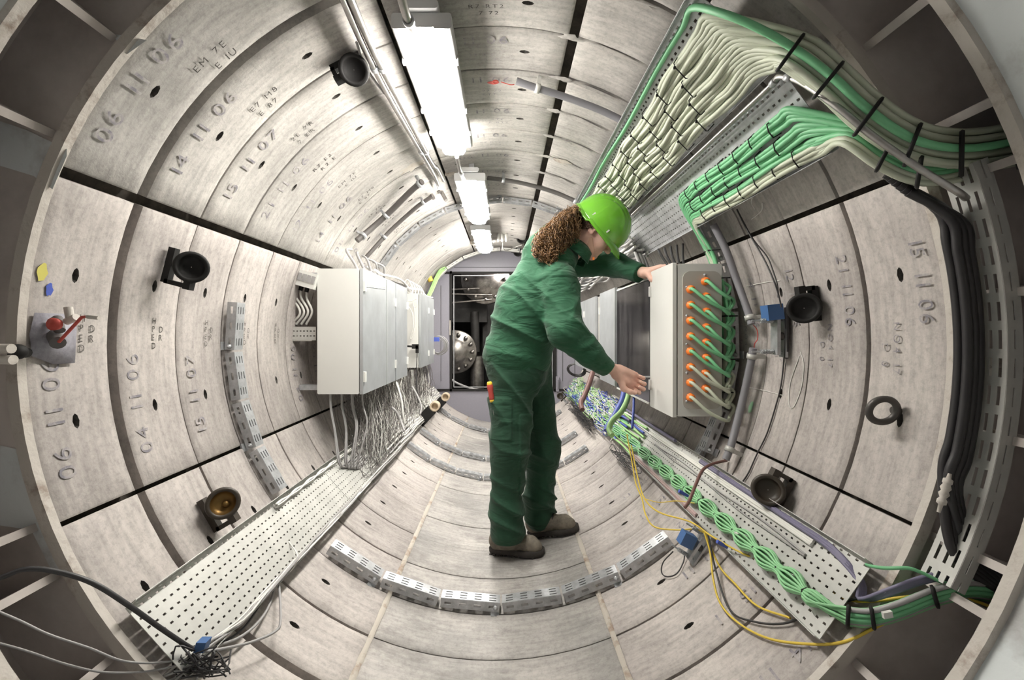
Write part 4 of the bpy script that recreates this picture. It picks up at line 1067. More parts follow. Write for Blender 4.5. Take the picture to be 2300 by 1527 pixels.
for i, (p, lb) in enumerate((((1535, 1108, 1.5), 'farther'), ((1622, 1222, 1.33), 'nearer'))):
    mb = MB(); mb.fbox(at(*p), Vector((1, -.0, -.55)).normalized(), Vector((0, 1, 0)), Vector((.55, 0, 1)).normalized(), (.035, .01, .010)); tag(mb.build('wire_connector', 'cable_blue'), lb + ' small blue wire connector on the lower right tray', 'connector')
# brown cable across the tray
hang([(1632, 1034, 1.66), (1600, 1042, 1.60), (1578, 1056, 1.56), (1562, 1090, 1.50), (1548, 1125, 1.45), (1538, 1140, 1.43)], 'cable_brown', 'dark brown tape wrapped cable crossing the lower right tray', .0055)
hang([(1655, 1345 - 400 + 60, 1.5), (1655, 1010, 1.5)], 'cable_grey', 'short grey sleeve beside the conduit end', .006) if False else None
# thin green earth wire at the mouth of the tray
hang([(1946, 1268, .96), (1965, 1273, .93), (1995, 1276, .90), (2040, 1276, .88), (2075, 1288, .87), (2110, 1305, .86), (2150, 1318, .86)], 'cable_green', 'single green wire leaving the top corner of the lower right tray', .0035)
# straps and small labels on the lower bundle
for i in (0, 1, 3, 5):
    q = [sweep(G1, o_, dd)[i] for o_, dd in ((-24, .02), (-20, -.016), (0, -.022), (20, -.016), (24, .02))]
    mb = MB(); mb.tube(spline(q, 3), .004, 5); tag(mb.build('cable_strap', 'black_plastic'), 'black strap around the thick green bundle at the mouth of the lower right tray', 'cable tie', 'straps on the lower right bundle')
for k in range(9):
    pts = sweep([(x, y - 2, d) for x, y, d in G1], -14 + k * 3.5, -.012 + (k % 3) * .004)
    cable(pts, .0052, 'cable_green' if k % 4 else 'cable_grey', 'thick cable of the bundle sweeping over the lower right shield', 'cable', 'thick cables over the lower right shield', 6, 5)
mb = MB(); mb.fbox(at(1993, 1380, .86), Vector((1, 0, .2)).normalized(), Vector((0, 1, 0)), Vector((-.2, 0, 1)).normalized(), (.018, .006, .012)); tag(mb.build('cable_label', 'cable_white'), 'small white label on the thick green bundle over the shield', 'label')

# sensor unit on the lower right tray edge and the floor channel end
def sensor(o, ex, ey_, ez, label, s=1.0, box=None):
    t_ = thing('spring_clamp_device', o, label, 'sensor')
    mb = MB(); mb.fbox(o, ex, ey_, ez, (.012 * s, .04 * s, .13 * s)); mb.fbox(o + ex * .028 * s, ex, ey_, ez, (.008 * s, .04 * s, .15 * s)); part(mb, 'plate', 'galvanised', t_)
    for sg in (-1, 1):
        b = o + ez * sg * .055 * s
        mb = MB(); mb.cyl(b + ex * .03 * s, b - ex * .085 * s, .0035 * s, 8); part(mb, 'rod', 'galvanised', t_)
        mb = MB(); P = [b - ex * (.01 + .045 * k / 60) * s + (ey_ * math.cos(k * .9) + ez * math.sin(k * .9)) * .0075 * s for k in range(61)]; mb.tube(P, .0018 * s, 5); part(mb, 'spring', 'galvanised', t_)
    bx = box or (-.012, .085)
    mb = MB(); mb.fbox(o + ex * bx[0] * s + ez * bx[1] * s, (ex + ez * .12).normalized(), ey_, (ez - ex * .12).normalized(), (.055 * s, .045 * s, .055 * s)); part(mb, 'sensor_box', 'blue_box', t_, 'blue sensor box')
    mb = MB(); mb.cyl(o + ex * .004, o + ex * .03 * s, .014 * s, 14); part(mb, 'hub', 'dark_steel', t_)
    return t_
sensor(at(1742, 755, 1.47), Vector((1, 0, 0)), Vector((0, 1, 0)), Vector((0, 0, 1)), 'clamp device with two springs and a blue box on the right wall', .95)
d1 = (at(1590, 1190, 1.4) - at(1540, 1250, 1.42)).normalized()
ez_ = Vector((d1.x, 0, d1.z)).normalized(); ex_ = Vector((ez_.z, 0, -ez_.x))
sensor(at(1563, 1224, 1.46), ex_, Vector((0, 1, 0)), ez_, 'clamp device with springs and a blue and white box below the lower right tray', .8, (-.045, .0))
hang([(1512, 1238, 1.5), (1490, 1262, 1.5), (1486, 1285, 1.5), (1498, 1295, 1.5), (1520, 1288, 1.5), (1535, 1262, 1.5), (1538, 1240, 1.5)], 'black_cable', 'thin black cable loop hanging from the clamp device below the right tray', .0022)
# black wires and conduit on the right wall
pipe('conduit', [rc(1602, 505, .95), rc(1630, 560, .95), rc(1655, 630, .95), rc(1680, 700, .95), rc(1688, 728, .95)], .013, 'grey_pvc', 'upper grey plastic conduit on the right wall beside the upright channel', 'conduit', clips=(.86,), clipm='tray_steel')
pipe('conduit', [rc(1692, 782, .95), rc(1685, 820, .95), rc(1672, 880, .95), rc(1655, 950, .95), rc(1642, 1000, .95), rc(1630, 1032, .95)], .013, 'grey_pvc', 'lower grey plastic conduit on the right wall going down to the tray', 'conduit', clips=(.12, .85), clipm='tray_steel')
hang([(1690, 728, 1.62), (1700, 740, 1.6), (1702, 760, 1.6), (1695, 772, 1.61), (1694, 784, 1.62)], 'red_paint', 'thin red wires between the two grey conduits', .0018)
hang([(1655, 470, 1.58), (1680, 520, 1.53), (1715, 580, 1.48), (1738, 630, 1.44), (1748, 660, 1.43), (1755, 690, 1.42)], 'black_cable', 'longer black wire from the right tray to the blue box', .0028)
hang([(1660, 480, 1.58), (1690, 535, 1.53), (1722, 575, 1.50), (1735, 605, 1.47), (1746, 640, 1.44), (1748, 668, 1.43)], 'black_cable', 'black wire with a pale sleeve beside the longer one', .0026)
cable([rc(x, y, .994) for x, y in ((1760, 700), (1762, 780), (1755, 860), (1740, 920), (1722, 975), (1700, 1020), (1682, 1060), (1668, 1082))], .0026, 'black_cable', 'thin black wire hugging the right wall below the clamp device', 'cable', None, 6, 6)
mb = MB(); mb.tube([rc(1766, 690, .985), rc(1768, 740, .985), rc(1766, 805, .985)], .007, 6); tag(mb.build('hose', 'dark_hose'), 'short black hose piece behind the clamp device on the right wall', 'hose')
for i, (a_, b_) in enumerate((((1712, 455, 1.62), (1688, 492, 1.55)), ((1690, 440, 1.7), (1695, 470, 1.6)))):
    hang([a_, (a_[0] - 2, (a_[1] + b_[1]) / 2, (a_[2] + b_[2]) / 2), b_], 'cable_white', ['left', 'right'][i] + ' loose white wire end hanging below the middle right tray', .002)
rnd = random.Random(9)
for i in range(7):
    y_ = 1.2 + i * .16; P = [TM(.98 + rnd.uniform(-.02, .05), y_ + k * .045, -.02 - .02 * abs(math.sin(k * 1.4 + i))) for k in range(5)]
    cable(P, .0045, 'black_cable' if i % 2 else 'cable_grey', 'loose dark wire bundle under the lower edge of the middle right tray', 'cable', 'loose wires under the middle right tray', 6, 5)

# ---- thick coloured cables under the right cabinets
hang([(1404, 872, 2.35), (1398, 900, 2.3), (1383, 930, 2.25), (1368, 955, 2.2), (1362, 968, 2.18)], 'cable_blue', 'thick blue cable bundle dropping from the smoked door cabinet', .017)
hang([(1414, 872, 2.33), (1408, 900, 2.28), (1395, 925, 2.22), (1375, 945, 2.17), (1368, 965, 2.14), (1375, 978, 2.1)], 'cable_lime', 'thick light green cable bundle dropping beside the blue one', .014)
hang([(1424, 880, 2.3), (1423, 920, 2.2), (1421, 945, 2.15), (1420, 962, 2.12)], 'cable_blue', 'single dark blue cable hanging right of the thick bundles', .007)
hang([(1332, 835, 2.9), (1322, 865, 2.85), (1312, 890, 2.8), (1305, 905, 2.75), (1308, 920, 2.7)], 'cable_brown', 'thick brown cable bundle beside the blue one under the far right cabinets', .017)
for i in range(3):
    hang([(1392 + i * 9, 475 + 8 * i, 2.55), (1412 + i * 7, 520, 2.5), (1425 + i * 7, 560, 2.4), (1440 + i * 7, 600, 2.25), (1446 + i * 7, 625, 2.2)], 'cable_grey', 'grey cable hanging from the trays behind the helmet', .010, 'grey cables behind the helmet')
for i in range(5):
    hang([(1478 + i * 14, 560 - 3 * i, 1.95), (1486 + i * 12, 575, 1.9), (1500 + i * 9, 596, 1.84)], 'black_cable', 'black cable dropping onto the top of the gland box', .005, 'black cables above the gland box')
# far right tray: coloured flat bundles
cols = ['cable_lime', 'cable_blue', 'cable_white', 'cable_lime', 'cable_green', 'cable_white', 'cable_blue', 'cable_violet', 'cable_green', 'cable_lime', 'cable_white', 'cable_blue']
cn = {'cable_lime': 'light green', 'cable_blue': 'blue', 'cable_white': 'white', 'cable_green': 'green', 'cable_violet': 'violet grey'}
rnd = random.Random(21)
for k in range(24):
    c_ = cols[k % 12]; u = .04 + k * .038; ph = rnd.uniform(0, 6)
    pts = [TR(u + .018 * math.sin(y * 10 + ph), y, .018 + .010 * math.sin(y * 14 + ph * 2)) for y in np.arange(4.8, 2.32 + .25 * (k % 3), -.07)]
    cable(pts, .0068, c_, '%s cable in the far tangled part of the lower right tray' % cn[c_], 'cable', '%s cables at the far end of the lower right tray' % cn[c_], 5, 2)
rnd = random.Random(5)
def tangle(fn, n, r, m, label, cat='wires', name='wire_tangle'):
    mb = MB()
    for i in range(n): mb.tube(spline(fn(rnd), 3), r * rnd.uniform(.8, 1.2), 4, False)
    return tag(mb.build(name, m), label, cat, None, 'stuff')
def tg_right(col):
    def f(q):
        a = q.uniform(.0, 1); y = q.uniform(2.9, 4.7); P = []
        for k in range(6): P.append(TR(a + q.uniform(-.2, .2), y + q.uniform(-.25, .25), q.uniform(.01, .05)))
        return P
    return f
tangle(tg_right(0), 90, .0026, 'cable_lime', 'tangle of light green wires at the far end of the lower right tray')
tangle(tg_right(0), 60, .0026, 'cable_blue', 'tangle of blue wires at the far end of the lower right tray')
tangle(tg_right(0), 90, .0026, 'cable_white', 'tangle of white wires at the far end of the lower right tray')
tangle(lambda q: [TR(-.1 + q.uniform(-.35, .15), 3.6 + q.uniform(-.6, .8), q.uniform(.0, .08)) for k in range(5)], 30, .0016, 'black_cable', 'tangle of thin dark wires beside the far end of the lower right tray')
tangle(lambda q: [TR(-.07 + q.uniform(-.25, .10), 2.35 + q.uniform(-.35, .25), q.uniform(.01, .06)) for k in range(5)], 12, .0016, 'black_cable', 'tangle of dark and loose wires below the edge of the right tray near the blue bundle')
# dark coil near the bulkhead right
mb = MB()
for k in range(7): mb.ring(at(1296, 832, 4.2) + Vector((.0, .012 * k, .004 * (k % 3))), (.35, 1, .9), .085 - .004 * (k % 3), .006, 20, 5)
tag(mb.build('cable_coil', 'black_cable'), 'coil of black cable under the far right cabinet', 'cable coil')
# left coil by the far cabinet
mb = MB()
for k in range(8): mb.ring(at(981, 776, 4.25) + Vector((.004 * k, 0, .003 * (k % 3))), (.25, 1, .1), .075 + .006 * (k % 4), .0035, 24, 5)
tag(mb.build('cable_coil', 'cable_grey'), 'coil of thin grey cable hung beside the far left cabinet', 'cable coil')
mb = MB(); mb.box(at(981, 762, 4.2), (.05, .02, .04)); tag(mb.build('cable_clip', 'cable_blue'), 'small blue clip on the grey cable coil', 'clip')

# ---- left: wires under the cabinets down to the tray
def under(z0, z1, x0=-.86, x1=-.68):
    def f(q):
        y = q.uniform(z0, z1); x = q.uniform(x0, x1); tgt = TL(q.uniform(.05, .95), y + q.uniform(-.25, .25), .01)
        top = Vector((x, y, .738)); m1 = Vector((x + q.uniform(-.02, .03), y + q.uniform(-.03, .03), .738 - q.uniform(.05, .15)))
        m2 = (m1 + tgt) / 2 + Vector((q.uniform(-.04, .04), q.uniform(-.06, .06), q.uniform(-.03, .03)))
        return [top, m1, m2, tgt, tgt + Vector((0, q.uniform(.1, .4), 0))]
    return f
tangle(under(2.3, 3.05), 240, .0013, 'wire_dark', 'hanging mass of thin grey wires under the near left cabinets')
tangle(under(2.4, 3.05), 90, .0014, 'cable_white', 'hanging mass of thin white wires under the near left cabinets')
tangle(under(3.4, 4.2), 200, .0015, 'wire_dark', 'hanging mass of thin grey wires under the far left cabinet')
tangle(under(3.3, 4.2), 90, .0018, 'cable_white', 'hanging mass of thin white wires under the far left cabinet')
hx = [2.12, 2.13, 2.16, 2.17, 2.19, 2.21, 2.235]
for i, y_ in enumerate(hx):
    x = -.815 + (i // 2) * .04
    cable([Vector((x, y_, .74)), Vector((x + .004, y_, .66)), Vector((x + .03, y_ - .02, .56)), TL(.25 + .05 * i, y_ - .06, .012), TL(.25 + .05 * i, y_ + .15, .008)], .0042, 'cable_grey', 'grey cable hanging from the underside of the nearest left cabinet', 'cable', 'grey cables under the nearest left cabinet', 6, 5)
hang([(886, 850, 2.8), (894, 870, 2.75), (902, 900, 2.72), (905, 930, 2.7), (908, 950, 2.7)], 'cable_white', 'bright white cable curving out under the left cabinets', .007)
hang([(880, 915, 2.6), (890, 925, 2.6), (900, 945, 2.6), (908, 968, 2.55)], 'cable_grey', 'grey cable curving down onto the left tray below the cabinets', .007)
hang([(926, 868, 3.3), (938, 890, 3.2), (946, 912, 3.15), (944, 930, 3.1)], 'cable_grey', 'grey cable curving onto the far part of the left tray', .007)
# bundles lying on the far half of the left tray
rnd = random.Random(31)
for k in range(26):
    u = .06 + k * .034; ph = rnd.uniform(0, 6)
    pts = [TL(u + .016 * math.sin(y * 12 + ph), y, .012 + .010 * abs(math.sin(y * 9 + ph))) for y in np.arange(4.85, 2.55 + .22 * (k % 4), -.08)]
    cable(pts, .0060, 'cable_white' if k % 3 else 'cable_grey', ('white' if k % 3 else 'grey') + ' cable lying on the far half of the left tray', 'cable', ('white' if k % 3 else 'grey') + ' cables on the far left tray', 5, 2)
tangle(lambda q: [TL(q.uniform(.0, 1.05), 4.0 + q.uniform(-.25, .25), q.uniform(.02, .08)) for k in range(5)], 50, .003, 'cable_white', 'tangle of white wires at the far end of the left tray')
# braided white bundle along the upper lip
for k in range(6):
    pts = []
    for y in np.arange(3.2, 1.50, -.025):
        q = abs(math.sin((y - 1.5) * PI / .115)); pts.append(TL(.10 + .038 * q * math.cos(k * 1.05), y, .012 + .010 * q * math.sin(k * 1.05)))
    cable(pts, .0032, 'cable_white', 'white wire of the tied bundle along the upper edge of the left tray', 'cable', 'white wires of the tied bundle on the left tray', 5, 1)
# wires along the lower edge of the left tray
rnd = random.Random(77)
for k in range(9):
    pts = []; ph = rnd.uniform(0, 6)
    for y in np.arange(3.2, 1.02, -.11):
        pts.append(TL(.99 + .03 * math.sin(y * 5 + ph) + .012 * (k % 3), y, .016 + .012 * math.sin(y * 7 + ph * 1.7)))
    pts += [at(445 + rnd.uniform(-15, 15), 1462 + rnd.uniform(-10, 12), .985), at(430 + rnd.uniform(-30, 20), 1500 + rnd.uniform(-20, 25), .96), at(350 + rnd.uniform(-60, 60), 1560 + rnd.uniform(-30, 30), .93)]
    c_ = 'cable_white' if k % 2 else 'cable_grey'
    cable(pts, .0030, c_, ('white' if k % 2 else 'grey') + ' wire running down the lower edge of the left tray to the shield', 'cable', ('white' if k % 2 else 'grey') + ' wires along the lower edge of the left tray', 5, 3)
hang([(622, 1262, 1.40), (614, 1330, 1.3), (590, 1385, 1.2), (540, 1430, 1.1), (470, 1455, 1.02)], 'cable_grey', 'inner grey loop of cable hanging below the left tray', .0036)
hang([(622, 1262, 1.40), (628, 1330, 1.28), (630, 1395, 1.18), (618, 1418, 1.15), (570, 1440, 1.09), (510, 1455, 1.03), (450, 1465, .99)], 'cable_grey', 'outer grey loop of cable hanging below the left tray', .0036)
hang([(622, 1262, 1.40), (600, 1320, 1.3), (570, 1380, 1.2), (530, 1425, 1.1), (455, 1462, 1.0)], 'black_cable', 'dark cable in the loops below the left tray', .003)
hang([(648, 1215, 1.47), (668, 1250, 1.42), (650, 1285, 1.37), (632, 1272, 1.38)], 'cable_white', 'thin white wire end curling below the left tray', .002)
hang([(-260, 1420, .70), (-120, 1345, .76), (0, 1298, .80), (60, 1278, .82), (130, 1284, .84), (210, 1310, .86), (290, 1360, .89), (360, 1410, .93), (420, 1450, .97), (450, 1466, .985)], 'black_cable', 'thick black hose arching from the left edge over the end of the left tray', .0052, None, 'hose')
hang([(-220, 1390, .74), (-20, 1440, .80), (60, 1462, .82), (150, 1492, .85), (240, 1510, .88), (350, 1505, .93), (440, 1480, .97)], 'cable_grey', 'lower thin grey wire from the bottom left corner', .0022)
hang([(-200, 1290, .74), (-60, 1350, .79), (40, 1392, .82), (110, 1425, .84), (200, 1455, .87), (280, 1485, .9), (370, 1487, .94), (440, 1470, .98)], 'cable_grey', 'upper thin grey wire crossing the lower left shield', .0022)
mb = MB(); mb.fbox(at(455, 1448, .97), Vector((1, 0, 0)), Vector((0, 1, 0)), Vector((.3, 0, 1)).normalized(), (.022, .02, .024)); tag(mb.build('wire_connector', 'blue_box'), 'grey blue connector where the wires gather at the end of the left tray', 'connector')
tangle(lambda q: [at(430 + q.uniform(-45, 90), 1480 + q.uniform(-30, 45), q.uniform(.93, .99)) for k in range(5)], 12, .0018, 'black_cable', 'dark knot of wires at the bottom end of the left tray')
# cables above the left cabinets
for k in range(6):
    pts = [Vector((-.83 + k * .018 + .012 * math.sin(y * 9 + k * 2), y, 1.375 + .02 * (k % 3) + .012 * math.sin(y * 7 + k))) for y in np.arange(4.6, 2.45, -.12)]
    cable(pts, .0085, 'cable_white' if k % 2 else 'cable_grey', ('white' if k % 2 else 'grey') + ' cable lying above the left cabinets', 'cable', ('white' if k % 2 else 'grey') + ' cables above the left cabinets', 6, 3)
for k in range(5):
    y_ = 2.35 + .14 * k; cable([rc(790 + k * 12, 560 + k * 7, .95), Vector((-.80 + .01 * k, y_ - .05, 1.47)), Vector((-.77, y_, 1.40)), Vector((-.75, y_, 1.345))], .007, 'cable_grey', 'grey cable dropping onto the top of the left cabinets', 'cable', 'grey cables dropping onto the left cabinets', 6, 6)
for k in range(5):
    y_ = 3.55 + .12 * k; cable([Vector((-.80, y_, 1.42)), Vector((-.76, y_, 1.47)), Vector((-.72, y_, 1.41)), Vector((-.72, y_, 1.352))], .006, 'cable_white', 'white cable looping into the top of the far left cabinet', 'cable', 'white cables into the far left cabinet', 6, 6)
# cables above the far right cabinets
rnd = random.Random(41)
for k in range(12):
    pts = [Vector((.80 - k * .012 + .012 * math.sin(y * 8 + k), y, 1.44 + k * .012 + .012 * math.sin(y * 11 + k * 2))) for y in np.arange(4.7, 2.3, -.12)]
    cable(pts, .0075, 'cable_white' if k % 2 else 'cable_grey', ('pale' if k % 2 else 'grey') + ' cable running above the far right cabinets', 'cable', ('pale' if k % 2 else 'grey') + ' cables above the right cabinets', 6, 3)
# green cable bundle coming down the bulkhead on the left
for k in range(4):
    hang([(1000 + k * 2, 600 + k, 4.85), (988 + k * 2.2, 606 + k, 4.8), (978 + k * 2.2, 622 + k, 4.75), (964 + k * 2.4, 655, 4.7), (955 + k * 2.4, 672, 4.65)], 'cable_lime', 'light green cable of the bundle coming down the left of the bulkhead', .0085, 'green cables on the bulkhead')
mb = MB(); mb.cyl(at(964, 622, 4.7), at(968, 632, 4.7), .028, 12); tag(mb.build('pipe_plug', 'cable_yellow'), 'yellow cap behind the green cables at the bulkhead', 'plug')
# three white cylinders under the far crown
for k in range(3):
    p = at(1119 + 9 * k, 524, 4.2); mb = MB(); mb.lathe(p, (0, 0, -1), [(-.02, .004), (0, .004), (.005, .014), (.07, .014), (.08, .008), (.085, .001)], 10)
    tag(mb.build('pull_switch', 'cable_white'), ['left', 'middle', 'right'][k] + ' small white cylinder of three hanging under the far crown', 'switch')
mb = MB(); mb.box(at(1130, 522, 4.2), (.14, .03, .008)); tag(mb.build('switch_bar', 'cable_white'), 'white bar holding three small white cylinders under the far crown', 'bar')
hang([(1129, 545, 4.2), (1130, 558, 4.3), (1140, 562, 4.5), (1155, 556, 4.7), (1172, 550, 4.8)], 'cable_white', 'thin white wire looping from the small white cylinders', .004)
# ---------------------------------------------------------------- the worker
def seg(P, a, b, ra, rb):
    a = np.array(a); b = np.array(b); ab = b - a; t = np.clip(((P - a) @ ab) / max(1e-9, ab @ ab), 0, 1)
    return np.linalg.norm(P - a - t[:, None] * ab, axis=1) - (ra + (rb - ra) * t)
def ell(P, c, r, B=None):
    q = P - np.array(c)
    if B is not None: q = q @ B.T
    r = np.array(r); k0 = np.linalg.norm(q / r, axis=1); k1 = np.linalg.norm(q / (r * r), axis=1)
    return k0 * (k0 - 1) / np.maximum(k1, 1e-9)
def smin(a, b, k):
    h = np.clip(.5 + .5 * (b - a) / k, 0, 1); return b + (a - b) * h - k * h * (1 - h)
def sunion(ds, k):
    d = ds[0]
    for e in ds[1:]: d = smin(d, e, k)
    return d
def blob(P, c, r): return np.exp(-np.sum((P - np.array(c)) ** 2, axis=1) / (r * r))
def wave(P, d, f, ph=0., w1=(3, 7, 5), wa=1.0):
    s = P @ np.array(d) * f + wa * np.sin(P @ np.array(w1) * 2.1 + ph) + wa * .6 * np.sin(P @ np.array((w1[2], w1[0], w1[1])) * 3.7 + 1.3 * ph)
    v = 1 - np.abs(np.sin((s + ph) * .5)); return v * v * 1.25

def nets(fn, lo, hi, h):
    """surface nets over a signed distance field -> vertices, quads"""
    n = [int((hi[i] - lo[i]) / h) + 2 for i in range(3)]
    ax = [lo[i] + h * np.arange(n[i]) for i in range(3)]
    val = np.empty(n, dtype=np.float32)
    YY, ZZ = np.meshgrid(ax[1], ax[2], indexing='ij'); yz = np.stack([YY.ravel(), ZZ.ravel()], 1)
    CH = 24
    for i in range(0, n[0], CH):
        xs = ax[0][i:i + CH]
        P = np.concatenate([np.column_stack([np.full(len(yz), x), yz]) for x in xs])
        val[i:i + CH] = fn(P).reshape(len(xs), n[1], n[2])
    ins = val < 0
    cs = tuple(m - 1 for m in n); acc = np.zeros(cs + (3,)); cnt = np.zeros(cs)
    def sub(A, o): return A[o[0]:o[0] + cs[0], o[1]:o[1] + cs[1], o[2]:o[2] + cs[2]]
    for axis in range(3):
        u, v = [k for k in range(3) if k != axis]
        for du in (0, 1):
            for dv in (0, 1):
                o = [0, 0, 0]; o[u] = du; o[v] = dv; p = list(o); p[axis] = 1
                a, b = sub(val, o), sub(val, p); m = sub(ins, o) != sub(ins, p)
                t = np.where(m, a / np.where(m, a - b, 1), 0)
                cnt += m
                for k in range(3): acc[..., k] += m * (o[k] + (t if k == axis else 0))
    act = cnt > 0; idx = -np.ones(cs, dtype=np.int64); idx[act] = np.arange(act.sum())
    ijk = np.argwhere(act); V = np.array(lo) + h * (ijk + acc[act] / cnt[act][:, None])
    Fs = []
    for axis in range(3):
        u, v = [(1, 2), (2, 0), (0, 1)][axis]
        sl = [slice(None)] * 3; sl[axis] = slice(0, n[axis] - 1); A = ins[tuple(sl)]
        sl[axis] = slice(1, n[axis]); Bv = ins[tuple(sl)]
        e = np.argwhere(A != Bv); e = e[(e[:, u] > 0) & (e[:, v] > 0) & (e[:, u] < n[u] - 1) & (e[:, v] < n[v] - 1)]
        fl = A[tuple(e.T)]
        def c(du, dv):
            q = e.copy(); q[:, u] -= du; q[:, v] -= dv; return idx[tuple(q.T)]
        q = np.stack([c(1, 1), c(0, 1), c(0, 0), c(1, 0)], 1); q[~fl] = q[~fl][:, ::-1]; Fs.append(q)
    return V, np.concatenate(Fs)
def nets_mb(fn, lo, hi, h):
    V, Fq = nets(fn, lo, hi, h); mb = MB(); mb.v = [tuple(p) for p in V.tolist()]; mb.f = [tuple(f) for f in Fq.tolist()]; mb.sm = [True] * len(mb.f); return mb
def bounds(pts, r):
    A = np.array([tuple(p) for p in pts]); return A.min(0) - r, A.max(0) + r

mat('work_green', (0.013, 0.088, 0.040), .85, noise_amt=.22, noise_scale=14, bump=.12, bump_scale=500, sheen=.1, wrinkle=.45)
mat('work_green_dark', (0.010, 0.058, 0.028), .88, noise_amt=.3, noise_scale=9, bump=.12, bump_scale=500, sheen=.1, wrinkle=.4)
mat('skin', (0.74, 0.46, 0.37), .5, noise_amt=.14, noise_scale=22, sss=.15, bump=.15, bump_scale=300)
mat('beard', (0.62, 0.37, 0.28), .7)
mat('hair_brown', (0.27, 0.145, 0.06), .42, noise_amt=1, col2=(0.06, 0.028, 0.012), noise_scale=50, contrast=(.38, .62))
mat('helmet_green', (0.12, 0.36, 0.022), .26, coat=.6)
mat('helmet_grey', (0.50, 0.48, 0.47), .6)
mat('boot_leather', (0.215, 0.185, 0.145), .8, noise_amt=.55, noise_scale=18, bump=.5, bump_scale=90)
mat('boot_sole', (0.045, 0.038, 0.034), .85, noise_amt=.4, noise_scale=30)
mat('lips', (0.45, 0.18, 0.15), .5)

MAN = thing('person', (.13, 2.06, .03), 'person in green work clothes and hard hat bending over to the box on the right', 'person')
# --- trousers
nh, nk, na = at(1152, 822, 2.03), at(1143, 1020, 2.0), at(1142, 1200, 2.0)
fh, fk, fa = at(1186, 825, 2.19), at(1219, 1010, 2.18), at(1213, 1163, 2.165)
pc = at(1158, 800, 2.11)
def trousers(P):
    d1 = sunion([seg(P, nh, nk, .112, .088), seg(P, nk + Vector((0, 0, .06)), at(1137, 1140, 2.0), .086, .071), seg(P, at(1137, 1140, 2.0), at(1141, 1190, 2.0), .071, .087)], .04)
    d2 = sunion([seg(P, fh, fk, .115, .092), seg(P, fk, at(1211, 1110, 2.17), .09, .072), seg(P, at(1211, 1110, 2.17), at(1212, 1158, 2.165), .072, .080)], .04)
    d3 = ell(P, pc, (.160, .165, .155)); d4 = seg(P, at(1172, 835, 2.04), at(1180, 835, 2.16), .115, .115)
    d = smin(smin(d1, d2, .015), smin(d3, d4, .06), .05)
    # folds: knees, ankles, seat
    f = .016 * wave(P, (.35, .1, 1), 52, .4, wa=1.6) * (blob(P, nk, .15) + .8 * blob(P, fk, .14))
    f += .024 * wave(P, (.5, .2, 1), 60, 2.2, wa=1.7) * (blob(P, at(1140, 1150, 1.98), .10) + blob(P, at(1225, 1130, 2.15), .10))
    f += .011 * wave(P, (.9, .1, .5), 46, 1.1) * (blob(P, at(1165, 870, 1.95), .15) + blob(P, at(1110, 870, 2.0), .12))
    f += .006 * wave(P, (1, .3, .35), 34, 3.0)
    d = d - f + .008
    # cargo pocket on the near thigh, knee patch edges
    pk = (P[:, 0] > at(1102, 0, 1.95).x) & (P[:, 0] < at(1150, 0, 1.95).x) & (P[:, 2] < at(0, 893, 1.95).z) & (P[:, 2] > at(0, 985, 1.95).z) & (P[:, 1] < 2.0)
    d = d - .006 * pk
    kp = (P[:, 0] > at(1168, 0, 1.93).x) & (P[:, 2] < at(0, 930, 1.93).z) & (P[:, 2] > at(0, 1118, 1.93).z) & (P[:, 1] < 2.03)
    d = d - .006 * kp
    # open hems
    cut = np.maximum(d, (at(0, 1212, 2.0).z + .12 * (P[:, 0] - na.x) * -.3) - P[:, 2])
    return np.where(P[:, 1] < 2.08, cut, np.maximum(d, at(0, 1172, 2.165).z - .02 - P[:, 2] + .25 * (P[:, 0] - fa.x)))
lo, hi = bounds([nh, nk, na, fh, fk, fa, pc], .2)
part(nets_mb(trousers, lo, hi, .0056), 'trousers', 'work_green_dark', MAN, 'dark green work trousers with thigh pocket')

